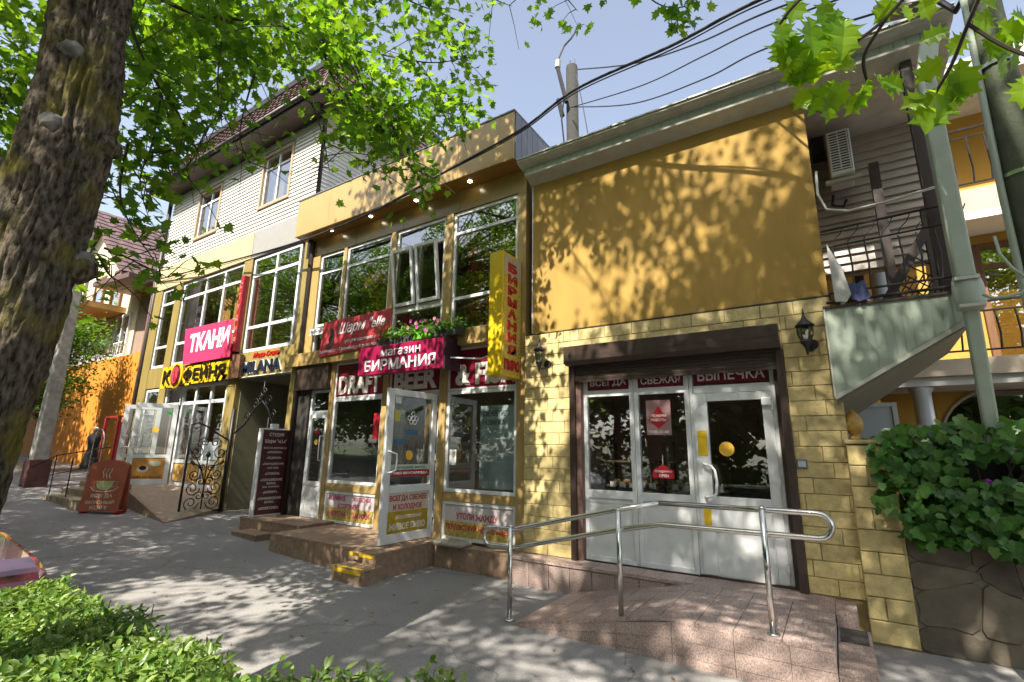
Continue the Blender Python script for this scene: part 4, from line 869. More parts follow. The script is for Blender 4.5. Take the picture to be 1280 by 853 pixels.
for (x, y, z0, z1, w) in ((1.13,6.28,3.3,6.05,.05),(.80,7.1,3.1,5.35,.05),(.56,8.2,3.1,4.8,.05),(1.16,6.8,3.3,4.5,.045)):
    B('post', mdw, po, x-w, x+w, y-w, y+w, z0, z1)
B('floor', mdw, po, .14, 1.2, 6.2, 7.5, 3.2, 3.27)
# sage panel of the stair flank
pn = MB().prism([(.075,6.14,3.30),(.075,6.14,2.34),(1.215,6.14,3.03),(1.215,6.14,3.30)], (0,.03,0)).build('flank_panel', m_sage, po)
for i in range(14):
    x = .09+i*.079; zb = 2.34+(x-.075)/1.14*.69; dx = .066 if i % 5 else .05
    MB().prism([(x,6.136,3.29),(x,6.136,zb+.02),(x+dx,6.136,zb+.02+dx*.605),(x+dx,6.136,3.29)], (0,.005,0)).build('panel_rib', m_sage, pn)
MB().prism([(.07,6.115,2.31),(1.22,6.115,3.0),(1.22,6.115,3.045),(.07,6.115,2.355)], (0,.06,0)).build('edge_trim', m_sagew, pn)
B('top_trim', m_brown, pn, .06,1.22,6.115,6.18,3.30,3.325); B('side_trim', m_sagew, pn, .062,.078,6.12,6.18,2.33,3.3)
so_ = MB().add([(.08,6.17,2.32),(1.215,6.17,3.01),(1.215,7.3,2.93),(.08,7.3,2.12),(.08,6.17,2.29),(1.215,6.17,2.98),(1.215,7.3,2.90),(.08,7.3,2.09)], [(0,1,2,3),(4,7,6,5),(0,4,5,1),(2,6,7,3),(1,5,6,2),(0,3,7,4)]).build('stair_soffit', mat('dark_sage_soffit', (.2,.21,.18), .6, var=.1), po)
# rail
ry = 6.15
def iron(pts, r=.009, name='iron_bar', par=None): return MB().tube(pts, r, 6).build(name, m_iron, par or po)
iron([(.13,ry,4.20),(1.28,ry,4.24)], .013, 'top_rail'); iron([(.13,ry,4.0),(1.28,ry,4.04)], .010, 'rail'); iron([(.13,ry,3.47),(1.28,ry,3.48)], .012, 'rail'); iron([(.10,ry,3.37),(1.25,ry,3.38)], .016, 'rail')
for i in range(8):
    x = .22+i*.145; iron([(x,ry,4.0),(x+.012,ry-.03,3.75),(x,ry,3.48)], .009, 'baluster')
    iron([(x,ry,4.02),(x+.03,ry,4.08),(x+.09,ry,4.14),(x+.12,ry,4.21)], .006, 'scroll')
# stair string with lattice behind
MB().hexa([(.52,6.75,3.28),(.63,6.75,3.28),(.63,6.8,3.28),(.52,6.8,3.28),(1.19,6.75,4.42),(1.30,6.75,4.42),(1.29,6.8,4.42),(1.22,6.8,4.42)]).build('stair_string', mdw, po)
MB().hexa([(.95,6.75,3.28),(1.0,6.75,3.28),(1.0,6.8,3.28),(.95,6.8,3.28),(1.24,6.75,3.9),(1.29,6.75,3.9),(1.29,6.8,3.9),(1.24,6.8,3.9)]).build('stair_string', mdw, po)
for i in range(12):
    x0 = .58+i*.056; z0 = 3.30+i*.095
    iron([(x0,6.8,z0),(x0+.28,6.8,max(3.3,z0-.25))], .008, 'lattice'); 
    if i < 9: iron([(x0+.1,6.8,3.3),(x0+.35,6.8,3.3+.42)], .008, 'lattice')
# towel and white cloth hanging on the rail
def cloth(name, x0, x1, z0, z1, y, m, label):
    n, k = 10, 8; vs = [((x0+(x1-x0)*(i/n))*(1) + (.03*(j/k)), y+.02*math.sin(i*1.4+j*.3)-.01*j/k, z1+(z0-z1)*j/k - .03*math.sin(i/n*3.1)) for j in range(k+1) for i in range(n+1)]
    MB().add(vs, [(j*(n+1)+i, j*(n+1)+i+1, (j+1)*(n+1)+i+1, (j+1)*(n+1)+i) for j in range(k) for i in range(n)]).build(name, m, None, smooth=True, label=label, cat='cloth')
MB().prism([(.17,6.08,4.02),(.28,6.09,3.72),(.33,6.09,3.42),(.28,6.08,3.34),(.18,6.09,3.36)], (0,.02,0)).build('towel', mat('pale_towel', (.5,.5,.47), .9, var=.15, scale=12), None, label='pale pointed towel hanging on the porch rail', cat='cloth')
cloth('cloth', .30, .46, 3.36, 3.56, 6.09, mat('blue_cloth', (.07,.09,.2), .9), 'small blue cloth hanging beside the pale towel on the porch rail')
# air conditioner
ac = empty('air_conditioner', (.48, 7.2, 5.2), 'white air conditioner unit mounted on the taupe siding', 'air conditioner')
B('case', m_pvc, ac, .34, .60, 6.95, 7.42, 5.25, 5.87, bevel=.015)
B('grille_back', m_dark, ac, .36, .58, 6.944, 6.952, 5.30, 5.83)
for i in range(14): B('grille_bar', m_pvc, ac, .362, .578, 6.936, 6.946, 5.31+i*.037, 5.325+i*.037)
for i in range(3): B('grille_bar', m_pvc, ac, .36+i*.1, .372+i*.1, 6.932, 6.94, 5.30, 5.83)
for z in (5.19,): MB().hexa([(.28,7.02,z),(.66,7.02,z),(.66,7.1,z),(.28,7.1,z),(.28,7.02,z+.04),(.66,7.02,z+.04),(.66,7.1,z+.04),(.28,7.1,z+.04)]).build('bracket', m_sagew, ac)
MB().tube([(.36,7.45,5.2),(.33,7.3,5.0),(.45,7.3,4.95),(.5,7.45,5.1)], .018, 6).build('hose', m_iron, ac)
B('wall_box', m_iron, None, .19,.33,7.2,7.46,5.75,6.0, label='black box fixed high beside the air conditioner', cat='box')
cbz = MB().tube([onY(1020,215,6.25),onY(1022,243,6.2),onY(1033,262,6.12),onY(1060,264,6.1),onY(1110,252,6.1),onY(1172,233,6.1)], .014, 8).build('cable', m_sagew, None, smooth=True, label='pale cable sagging above the porch rail', cat='cable')
# downspout
ds = empty('downspout', (1.25, 5.9, 1.3), 'wide sage metal downspout with elbow in front of the porch', 'drain pipe')
def dsp(a, b, w=.115, d=.075, name='pipe_section'):
    a, b = Vector(a), Vector(b); return MB().hexa([a+Vector(q) for q in ((-w,-d,0),(w,-d,0),(w,d,0),(-w,d,0))]+[b+Vector(q) for q in ((-w,-d,0),(w,-d,0),(w,d,0),(-w,d,0))]).build(name, m_sage, ds, bevel=.02)
dsp((1.20,5.88,5.56),(1.28,5.93,5.95),.082); dsp((1.19,5.88,3.36),(1.19,5.88,5.58),.074); MB().lathe([(.08,0),(.105,.03),(.118,.12),(.115,.24),(.095,.33)], (1.20,5.89,3.06), 16, 1., .75).build('elbow', m_sage, ds, smooth=True)
dsp((1.215,6.12,1.86),(1.2,5.93,3.08),.056,.045)
for z in (3.08, 3.34, 5.52): B('clamp', m_sagew, ds, 1.105,1.28,5.795,5.965,z,z+.03)
# house behind
hs_ = empty('yellow_house', (2.2, 9.6, 0), 'yellow house with balconies and arched window behind the porch', 'house')
m_yw = mat('house_yellow', (.52,.30,.055), .85, var=.06, scale=2, bump=.3, bscale=100)
m_beige = mat('beige_slab', (.46,.39,.30), .8, var=.1)
HYY = 9.5
wl_ = MB(); wl_.box(-1.5,1.35,HYY,HYY+.3,.0,7.0); wl_.box(2.85,8.,HYY,HYY+.3,.0,7.0); wl_.box(1.35,2.85,HYY,HYY+.3,2.75,7.0); wl_.box(1.35,2.85,HYY,HYY+.3,.0,.7)
wl_.build('wall', m_yw, hs_)
arch = [(1.35,.7),(2.85,.7)]+[(2.10+.75*math.cos(a*math.pi/14), 2.0+.72*math.sin(a*math.pi/14)) for a in range(15)]
MB().prism([(x,HYY+.03,z) for x, z in arch], (0,.02,0)).build('arched_window', m_glassup, hs_)
B('arch_room', m_dark, hs_, 1.3,2.9,HYY+.5,HYY+.55,.6,2.8)
for a, b in (((1.35,2.0),(1.62,2.75)),): pass
spn = [(1.33,2.77)]+[(2.10+.77*math.cos(a*math.pi/14), 2.0+.74*math.sin(a*math.pi/14)) for a in range(14,-1,-1)]+[(2.87,2.77)]
MB().prism([(x,HYY-.004,z) for x, z in spn], (0,.3,0)).build('arch_head', m_yw, hs_)
MB().tube([(2.10+.75*math.cos(a*math.pi/14), HYY-.01, 2.0+.72*math.sin(a*math.pi/14)) for a in range(15)], .025, 6).build('arch_trim', m_beige, hs_)
B('roof_slab', mat('house_soffit', (.6,.56,.5), .8), hs_, -1.5,8,8.5,HYY+.3,7.0,7.35)
B('balcony_slab', m_beige, hs_, 1.55,8,8.75,HYY,5.10,5.45); B('balcony_slab_soffit', m_white, hs_, 1.55,8,8.75,HYY,5.0,5.10)
B('balcony_slab', m_beige, hs_, -1.5,8,8.55,HYY,2.80,3.02); B('balcony_beam', mat('pale_beam', (.5,.5,.48), .8), hs_, -1.5,8,8.6,HYY,2.68,2.80)
for z0, y0, x0 in ((5.45,8.78,1.6),(3.02,8.58,1.1)):
    hh = .95 if z0 > 4 else .75
    MB().tube([(x0,y0,z0+hh),(8,y0,z0+hh)], .02, 6).build('rail', m_iron, hs_); MB().tube([(x0,y0,z0+hh-.13),(8,y0,z0+hh-.13)], .013, 6).build('rail', m_iron, hs_); MB().tube([(x0,y0,z0+.1),(8,y0,z0+.1)], .013, 6).build('rail', m_iron, hs_)
    for i in range(18):
        x = x0+.1+i*.19; MB().tube([(x,y0,z0+.1),(x+.01,y0-.03,z0+.3),(x-.015,y0-.10,z0+.5),(x,y0,z0+hh-.13)], .012, 5).build('baluster', m_iron, hs_)
mwood = mat('brown_door_wood', (.16,.07,.025), .5, var=.25, scale=10, stretch=(4,4,.5))
df = frame(MB(), 2.05,2.75,HYY-.06,HYY+.02,3.05,4.85,.09).build('balcony_door', mwood, hs_, bevel=.004); B('pane', m_glassup, df, 2.13,2.67,HYY-.02,HYY-.012,3.13,4.77); B('transom', mwood, df, 2.13,2.67,HYY-.05,HYY,4.45,4.52)
wf = frame(MB(), 1.50,1.95,HYY-.06,HYY+.02,5.75,6.6,.06).build('window', m_pvc, hs_, bevel=.004); B('pane', m_glassup, wf, 1.54,1.91,HYY-.02,HYY-.012,5.8,6.55)
wf = frame(MB(), .35,.75,HYY-.06,HYY+.02,3.2,4.4,.06).build('window', m_pvc, hs_, bevel=.004); B('pane', m_glassup, wf, .39,.71,HYY-.02,HYY-.012,3.25,4.35)
cm_ = mat('pale_column', (.50,.55,.60), .6, var=.05)
for x, z0, z1 in ((1.10,.3,2.68),(.83,3.02,5.0)): MB().lathe([(.14,0),(.14,.05),(.11,.1),(.105,z1-z0-.08),(.14,z1-z0-.03),(.14,z1-z0)], (x,8.75,z0), 20).build('column', cm_, hs_, smooth=True)
# pale framed board leaning under the stair
pb = B('framed_board', mat('pale_blue_board', (.6,.68,.75), .5, var=.05), None, .10,.68,7.6,7.63,1.55,2.36, label='pale blue framed board standing under the porch stair', cat='board')
frame(MB(), .08,.70,7.58,7.65,1.5,2.39,.05).build('frame', m_pvc, pb); MB().box(.12,.17,7.6,7.64,.0,1.5).build('leg', m_pvc, pb); MB().box(.6,.65,7.6,7.64,.0,1.5).build('leg', m_pvc, pb)
wf2 = frame(MB(), .05,.50,8.2,8.26,2.05,2.6,.05).build('dark_window', m_pvc, None, label='dark window with white frame below the stair soffit', cat='window'); B('pane', m_dark, wf2, .09,.46,8.22,8.23,2.1,2.55); B('wall_piece', m_yw, wf2, -.05,.6,8.27,8.4,1.4,2.68)

# stone planter wall with ivy
sw = empty('stone_wall', (1.6, 6.3, 0), 'low irregular brown stone wall overgrown with ivy at the right', 'wall')
B('core', mat('mortar', (.20,.175,.13), .95, var=.25), sw, .47, 3.4, 6.24, 6.75, -.1, 1.12)
m_stone = mat('brown_rubble', (.14,.115,.08), .75, var=.35, scale=5, bump=.5, bscale=22, rnd=.3, dirt=.3, dirtcol=(.2,.15,.1))
nx_, nz_ = 8, 4; pt = {}
for i in range(nx_+1):
    for j in range(nz_+1):
        jx = 0 if i in (0, nx_) else random.uniform(-.15,.15); jz = 0 if j in (0, nz_) else random.uniform(-.11,.11)
        pt[i, j] = Vector((.48+i*.36+jx, 0, .0+j*.285+jz))
for i in range(nx_):
    for j in range(nz_):
        q = [pt[i,j], pt[i+1,j], pt[i+1,j+1], pt[i,j+1]]
        c = sum(q, Vector())/4; poly = []
        for k in range(4):
            a, b = q[k], q[(k+1)%4]; poly += [a.lerp(b,.12), a.lerp(b,.5)+Vector((random.uniform(-.025,.025),0,random.uniform(-.025,.025))), a.lerp(b,.88)]
        poly = [c+(p-c)*.972 for p in poly]; dpt = random.uniform(.012,.03)
        n = len(poly); back = [Vector((p.x,6.245,p.z)) for p in poly]; mid = [Vector((p.x,6.245-dpt*.7,p.z)) for p in poly]; fr_ = [Vector((c.x+(p.x-c.x)*.965,6.245-dpt,c.z+(p.z-c.z)*.965)) for p in poly]
        MB().add(back+mid+fr_, [(k,(k+1)%n,n+(k+1)%n,n+k) for k in range(n)]+[(n+k,n+(k+1)%n,2*n+(k+1)%n,2*n+k) for k in range(n)]+[list(range(2*n,3*n))]).build('stone', m_stone, sw)

# ================================================================== lanterns
mgl = glassmat('lantern_glass', (.55,.6,.5), .15)
def lantern(x, z0, hh, label):
    e = empty('wall_lantern', (x, 6.2, z0), label, 'lantern', 'wall lanterns on the bakery tiles'); y = 6.13; s = hh/.57
    MB().lathe([(.006,0),(.014,.03),(.02,.07),(.03,.10),(.06,.14),(.062,.16),(.03,.17)], (x,y,z0), 12, s, s).build('base', m_iron, e, smooth=True)
    zb = z0+.17
    MB().lathe([(.045*s,.0),(.068*s,.05),(.075*s,.10),(.07*s,.15)], (x,y,zb), 6).build('glass_body', mgl, e)
    for k in range(6):
        a = math.pi/3*k; MB().tube([(x+r*s*math.cos(a),y+r*s*math.sin(a),zb+z) for r, z in ((.048,0),(.071,.05),(.078,.10),(.073,.15))], .006, 5).build('rib', m_iron, e)
    MB().lathe([(.095,0),(.098,.012),(.06,.05),(.03,.085),(.016,.12),(.012,.16),(.004,.21)], (x,y,zb+.15), 12, s, s).build('roof', m_iron, e, smooth=True)
    MB().lathe([(.05,0),(.06,.012)], (0,0,0), 16).build('wall_plate', m_iron, e); o = e.children[-1]; o.rotation_euler = (math.pi/2,0,0); o.location = (x+.05, 6.298, z0+.14); WLOC[o.name] = Vector(o.location)
    MB().tube([(x+.05,6.29,z0+.12),(x+.05,6.22,z0+.06),(x+.02,6.16,z0+.05),(x,6.13,z0+.09)], .012, 6).build('arm', m_iron, e)
    return e
lantern(-3.50, 2.87, .50, 'black iron wall lantern left of the roller shutter box')
lantern(-.13, 2.81, .57, 'black iron wall lantern right of the roller shutter box')

# ================================================================== poles and wires
up_ = empty('utility_pole', (1.33, 4.6, 0), 'thick concrete pole coloured with green-tinted shade at the right edge', 'pole')
m_gpole = mat('green_shaded_concrete', (.085,.10,.06), .85, var=.35, scale=6, bump=.4, bscale=40)  # green-tinted shade on the pole is put into the base colour
MB().tube([(1.33,4.6,-.1),(1.34,4.6,4),(1.36,4.6,8.2)], [.125,.108,.09], 18).build('shaft', m_gpole, up_, smooth=True)
MB().tube([(1.20,4.55,0),(1.205,4.55,3.6),(1.24,4.55,5.6)], .022, 8).build('conduit', m_sage, up_, smooth=True)
for z in (3.7,4.6): MB().lathe([(.118,0),(.118,.03)], (1.34,4.6,z), 18).build('strap', m_steel, up_)
MB().tube([onY(1243,296,4.55),onY(1250,318,4.5),onY(1266,336,4.46),onY(1281,346,4.45),onY(1288,356,4.45),onY(1278,366,4.45),onY(1258,371,4.45),onY(1240,373,4.45),onY(1228,368,4.45)], .010, 8).build('cable_loop', m_sage, up_, smooth=True)
lamp = empty('street_lamp', (1.0, 4.9, 5.3), 'grey street lamp head on a short arm of the concrete pole', 'street lamp')
LM = Matrix.Translation(onY(1128,8,4.9)) @ Matrix.Rotation(math.radians(14), 4, 'Y') @ Matrix.Rotation(math.radians(-12),4,'Z')
MB(LM).prism([(-.21,-.09,.02),(-.18,-.09,-.05),(.17,-.07,-.06),(.22,-.05,.0),(.15,-.06,.07),(-.12,-.08,.09)], (0,.18,0)).build('head', mat('lamp_grey', (.22,.22,.21), .4), lamp, bevel=.012)
MB(LM).box(-.15,.08,-.07,.07,-.065,-.054).build('lens', mat('lamp_lens', (.3,.28,.22), .25), lamp)
MB().tube([LM @ Vector((.2,0,0)), onY(1195,14,4.75), (1.33,4.6,5.45)], .025, 8).build('arm', m_iron, lamp)
op = empty('utility_pole', (-4.36, 9.2, 0), 'old wooden looking pole rising behind the bakery roof', 'pole')
MB().tube([(-4.36,9.2,0),(-4.36,9.2,10.85)], [.165,.14], 14).build('shaft', m_oldconc, op, smooth=True)
MB().tube([onY(708,128,8.95),onY(697,85,8.95)], .055, 6).build('bracket', m_iron, op); MB().tube([onY(697,85,8.95),onY(698,76,8.95)], .07, 8).build('insulator', m_conc, op); MB().tube([onY(698,74,8.95),onY(705,58,8.95),onY(714,48,8.95),onY(720,39,8.95)], .022, 5).build('wire_stub', m_iron, op)
MB().tube([onY(703,145,8.95),onY(698,125,8.95)], .06, 6).build('bracket', m_iron, op); MB().tube([onY(705,120,8.9),onY(702,150,8.9),onY(705,178,8.9)], .02, 5).build('wire_tail', m_iron, op)
for dx in (0,.12): MB().tube([(-4.38+dx,9.2,10.85),(-4.40+dx,9.2,11.05)], .015, 5).build('rod', m_iron, op)
def wire(name, pts, r, label, n=10):
    pts = [Vector(p) for p in pts]; out = []
    for i in range(len(pts)-1):
        p0 = pts[max(i-1,0)]; p1, p2 = pts[i], pts[i+1]; p3 = pts[min(i+2,len(pts)-1)]
        for t in [k/n for k in range(n)]:
            out.append(.5*((2*p1)+(-p0+p2)*t+(2*p0-5*p1+4*p2-p3)*t*t+(-p0+3*p1-3*p2+p3)*t**3))
    out.append(pts[-1]); return MB().tube(out, r, 6).build(name, mat('black_cable', (.02,.02,.024), .5), None, smooth=True, label=label, cat='cable')
wire('cable', [onY(1215,-110,4.7),onY(950,0,5.1),onY(840,57,5.35),onY(720,112,5.65),onY(650,163,5.75),onY(560,213,5.82),onY(470,263,5.86),onY(380,300,5.9),onY(290,326,6.1),onY(200,349,6.25),onY(150,362,6.3)], .022, 'thick black cable sloping past the gold parapet')
wire('cable', [onY(1215,-95,4.7),onY(952,5,5.15),onY(840,62,5.4),onY(720,116,5.7),onY(650,166,5.77),onY(560,214,5.85),onY(380,301,5.93),onY(200,352,6.27)], .010, 'thin black cable twisted along the thick one')
wire('cable', [onY(722,87,8.9),onY(790,80,7.6),onY(870,55,6.6),onY(960,15,5.7),onY(1215,-80,4.7)], .014, 'upper black cable from the old pole top')
wire('cable', [onY(712,135,8.9),onY(800,108,7.5),onY(880,70,6.5),onY(960,32,5.8),onY(1215,-60,4.7)], .012, 'second black cable below the old pole top')
wire('cable', [onY(715,134,8.9),onY(790,130,7.5),onY(880,99,6.5),onY(960,60,5.8),onY(1215,-20,4.7)], .012, 'lowest black cable running from the old pole to the right')
wire('cable', [onY(720,92,8.9),onY(728,130,8.2),onY(736,174,7.6)], .012, 'short black cable dropping from the old pole to the roof')
wire('cable', [onY(200,430,6.3),onY(185,395,8),onY(160,375,9),onY(100,370,12)], .012, 'thin dark cable between coffee building and far house')

# ================================================================== far left: house, lamp pole, stall, dummy
oh = empty('orange_house', (-27, 8.5, gz(-27)), 'cream and orange house with brown tiled roof behind the tree trunk', 'house')
m_org = mat('orange_wall', (.60,.22,.015), .8, var=.08); m_crw = mat('cream_wall', (.66,.58,.40), .8, var=.06)
B('ground_wall', m_org, oh, -36,-22.3,7.9,8.3,.3,5.35); B('upper_wall', m_crw, oh, -36,-24.9,8.3,14,.3,9.2); B('side_bay', mat('taupe_bay', (.28,.2,.15), .8), oh, -24.85,-22.4,8.35,14,.3,8.1)
B('bay_top', m_org, oh, -24.9,-22.35,8.32,14,8.1,8.6)
for i in range(5):
    x = -35+i*2.05
    w = frame(MB(), x, x+1.5, 8.2, 8.32, 5.5, 7.45, .12); w.box(x+.7,x+.8,8.2,8.32,5.6,7.4)
    w = w.build('window', m_pvc, oh); B('pane', m_glassup, w, x+.1,x+1.4,8.25,8.26,5.6,7.4); curtain(w, x+.15, x+.6, 5.6, 7.35, 8.285, mat('red_brown_curtain', (.14,.05,.04), .8)); curtain(w, x+.95, x+1.35, 5.6, 7.35, 8.285, MATS['red_brown_curtain'])
    for k in range(6): MB().tube([(x+.1+k*.26,8.1,5.4),(x+.1+k*.26,8.1,6.1)], .02, 4).build('guard_bar', m_white, w)
    MB().tube([(x,8.1,6.1),(x+1.5,8.1,6.1)], .025, 4).build('guard_rail', m_white, w)
B('balcony_slab', mat('pale_orange', (.7,.42,.14), .8), oh, -35,-26.2,6.7,8.3,7.55,7.8); B('slab_edge', m_white, oh, -35.05,-26.15,6.65,6.7,7.6,7.95)
B('balcony_wall', m_crw, oh, -27.8,-26.2,6.7,6.82,7.95,8.9)
for i in range(24): MB().tube([(-34+i*.26,6.75,7.95),(-34+i*.26,6.75,8.95)], .02, 4).build('baluster', m_white, oh)
MB().tube([(-34.2,6.75,8.95),(-27.7,6.75,8.95)], .03, 5).build('rail', m_white, oh)
for x in (-33,-30.5,-28.2):
    w = frame(MB(), x,x+1.3,8.2,8.32,7.9,9.9,.12).build('balcony_door', mwood, oh); B('pane', m_glassup, w, x+.1,x+1.2,8.25,8.26,8.0,9.8)
MB().prism([(-36,8.25,9.2),(-24.9,8.25,9.2),(-30.5,8.25,13.1)], (0,5,0)).build('gable', m_crw, oh)
m_rt = mat('maroon_roof_tile', (.12,.07,.065), .5, var=.15)
for (x0, z0, x1, z1) in ((-24.0,8.75,-30.5,13.5),(-37,8.75,-30.5,13.5)):
    r = MB().hexa([(x0,7.2,z0-.12),(x0,14,z0-.12),(x1,14,z1-.12),(x1,7.2,z1-.12),(x0,7.2,z0),(x0,14,z0),(x1,14,z1),(x1,7.2,z1)]).build('roof', m_rt, oh)
    for j in range(14):
        f = j/14; a = Vector((x0,7.15,z0+.02)).lerp(Vector((x1,7.15,z1+.02)), f); b = a+Vector((0,6.9,0)); n = 46
        up2 = Vector((x1-x0,0,z1-z0)).normalized(); vs = []
        nn = Vector((-(z1-z0),0,(x1-x0))).normalized(); nn = nn if nn.z > 0 else -nn
        for i in range(n+1):
            p = a.lerp(b,i/n); w_ = .03*abs(math.sin(i*.8)); vs += [p+nn*(.04+w_), p+up2*.55+nn*(.01+w_)]
        MB().add(vs, [(2*i,2*i+2,2*i+3,2*i+1) for i in range(n)]).build('tile_course', m_rt, r)
MB().hexa([(-26,6.9,8.35),(-22.2,6.9,8.1),(-22.2,14,8.1),(-26,14,8.35),(-26,6.9,8.55),(-22.2,6.9,8.3),(-22.2,14,8.3),(-26,14,8.55)]).build('bay_roof', m_rt, oh)
MB().tube([(-21.6,7.6,.5),(-21.6,7.6,8.4)], .07, 8).build('drain_pipe', mat('rust_pipe', (.10,.03,.022), .6), None, smooth=True, label='rust brown pipe standing between coffee building and far house', cat='pipe')
lp = empty('lamp_pole', (-19.3, 4.75, gz(-19.3)), 'square grey concrete pole behind the big tree trunk', 'pole')
g = gz(-19.3); MB().hexa([(-19.5,4.56,g-.05),(-19.1,4.56,g-.05),(-19.1,4.94,g-.05),(-19.5,4.94,g-.05),(-19.42,4.64,9),(-19.18,4.64,9),(-19.18,4.86,9),(-19.42,4.86,9)]).build('shaft', m_conc, lp, bevel=.03)
MB().box(-19.56,-19.04,4.5,5.0,g-.05,g+.75).build('base', mat('maroon_base', (.10,.035,.03), .7, var=.2), lp, bevel=.02)
stl = empty('red_stall', (-18.4, 6.2, gz(-18.4)), 'red clothing stall panels left of the coffee shop', 'stall')
g = gz(-18.6)
mrd = mat('red_panel', (.45,.04,.035), .6, var=.1)
for x0, x1, y in ((-20.6,-19.6,6.9),(-19.55,-18.3,6.6)): B('panel', mrd, stl, x0,x1,y,y+.05,g,g+1.95,bevel=.006)
for x in (-20.65,-19.58,-18.25): B('post', mrd, stl, x-.04,x+.04,6.55,6.63,g-.02,g+2.15)
B('top_bar', mrd, stl, -20.7,-18.2,6.55,6.63,g+2.1,g+2.16)
dm = empty('clothes_dummy', (-18.2, 5.6, gz(-18.2)), 'black dress displayed on a dummy before the red stall', 'mannequin')
g = gz(-18.2); drs = MB().lathe([(.30,.55),(.27,.7),(.22,.95),(.17,1.12),(.21,1.3),(.24,1.42),(.20,1.52),(.07,1.58),(.06,1.66)], (-18.2,5.6,g), 20, 1, .65)
for i, p in enumerate(drs.v):
    if p.z < g+1.1: a = math.atan2(p.y-5.6,p.x+18.2); k_ = 1+.10*math.sin(9*a)*(g+1.1-p.z)/.5; drs.v[i] = Vector((-18.2+(p.x+18.2)*k_, 5.6+(p.y-5.6)*k_, p.z))
drs.build('dress', mat('black_fabric', (.012,.012,.013), .9), dm, smooth=True)
MB().tube([(-18.2,5.6,g),(-18.2,5.6,g+.6)], .02, 6).build('stand', m_steel, dm); MB().lathe([(.2,0),(.2,.02)], (-18.2,5.6,g), 16).build('foot', m_iron, dm); MB().lathe([(.05,0),(.06,.05),(.03,.08)], (-18.2,5.6,g+1.66), 12).build('neck_cap', m_white, dm)
bk = empty('hoop_rack', (-17.2, 5.4, gz(-17.2)), 'thin metal hoop rack beside the coffee shop door', 'rack'); g = gz(-17.2)
MB().tube([(-17.55,5.4,g)]+[(-17.2+.35*math.cos(math.pi-a*math.pi/12),5.4,g+1.35+.35*math.sin(a*math.pi/12)) for a in range(13)]+[(-16.85,5.4,g)], .018, 6).build('hoop', m_steel, bk, smooth=True); MB().tube([(-17.5,5.4,g+.9),(-16.9,5.4,g+.9)], .012, 6).build('bar', m_steel, bk)
# maroon car standing beside the hedge, only a front corner shows
mc = empty('parked_car', (-7.6, .75, .02), 'dark maroon car showing only its front corner behind the hedge', 'car')
mcp = mat('maroon_car_paint', (.055,.008,.016), .22, var=.04, coat=1.); mct = mat('car_tyre', (.02,.02,.02), .8); mcg = mat('car_glass', (.03,.035,.04), .05, var=.02)
prof = [(-9.75,.32),(-9.85,.62),(-9.75,.88),(-9.2,.91),(-6.85,.90),(-5.80,.80),(-5.52,.73),(-5.43,.60),(-5.42,.34)]
MB().prism([(x,-.08,z+.02) for x, z in prof], (0,1.66,0)).build('body', mcp, mc, bevel=.07)
cab = [(-9.25,.93),(-8.75,1.36),(-8.5,1.42),(-7.6,1.42),(-7.3,1.37),(-6.65,.95)]
MB().hexa([(-9.25,.02,.93),(-6.75,.02,.90),(-6.75,1.48,.90),(-9.25,1.48,.93),(-8.65,.14,1.40),(-7.4,.14,1.40),(-7.4,1.36,1.40),(-8.65,1.36,1.40)]).build('glasshouse', mcg, mc, bevel=.05)
MB().box(-8.68,-7.38,.13,1.37,1.39,1.44).build('roof', mcp, mc, bevel=.03)
for yy in (.05,1.43):
    MB().tube([(-6.66,yy,.96),(-7.4,.16 if yy < 1 else 1.34,1.41)], .03, 6).build('pillar', mcp, mc)
B('grille', m_dark, mc, -5.428,-5.405,.35,1.15,.48,.60); B('bumper', mct, mc, -5.47,-5.36,-.06,1.56,.30,.46, bevel=.04)
for y0 in (0.,1.22): B('headlight', mat('headlight_glass', (.5,.5,.52), .1), mc, -5.44,-5.40,y0,y0+.28,.47,.58,bevel=.02)
for xx in (-9.05,-6.2):
    for yy in (-.10,1.38):
        w_ = MB(Matrix.Translation((xx,yy,.30)) @ Matrix.Rotation(-math.pi/2,4,'X')).lathe([(.18,0),(.28,0),(.30,.03),(.30,.18),(.28,.22)], (0,0,0), 22).build('wheel', mct, mc); MB(Matrix.Translation((xx,yy+(.215 if yy > 1 else -.012),.30)) @ Matrix.Rotation(-math.pi/2,4,'X')).lathe([(.18,0),(.17,.02)], (0,0,0), 16).build('rim', m_steel, w_)

# wrought iron gate of the passage
gt_ = empty('iron_gate', (-12.1, 5.9, gz(-12.1)), 'open black wrought iron gate leaf with scrolls by the passage', 'gate')
hp_ = Vector((-12.02, 6.28, gz(-12)+.03)); fp_ = onZ(224, 645, gz(-12.2)+.02); ug = Vector((fp_.x-hp_.x, fp_.y-hp_.y, 0)); GW = max(.9, min(ug.length, 1.25)); ug.normalize()
GM = planeM(hp_+ug*GW, -ug)
def gp(x, z): return GM @ Vector((x, 0, z))
def gtube(pts, r=.011, name='scroll'): return MB().tube([gp(*p) for p in pts], r, 5).build(name, m_iron, gt_, smooth=True)
gtube([(0,0),(0,1.95)], .024, 'stile'); gtube([(GW,0),(GW,2.35)], .045, 'stile'); gtube([(0,.05),(GW,.05)], .016, 'rail')
gtube([(0,1.93),(.15,1.98),(.35,1.9),(.6,1.75),(.85,1.62),(GW,1.58)], .02, 'top_rail')
def spiral(cx, cz, r, t0, turns, s=1): return [(cx+s*r*(1-k/26*.85)*math.cos(t0+turns*2*math.pi*k/26), cz+r*(1-k/26*.85)*math.sin(t0+turns*2*math.pi*k/26)) for k in range(27)]
gc = GW/2
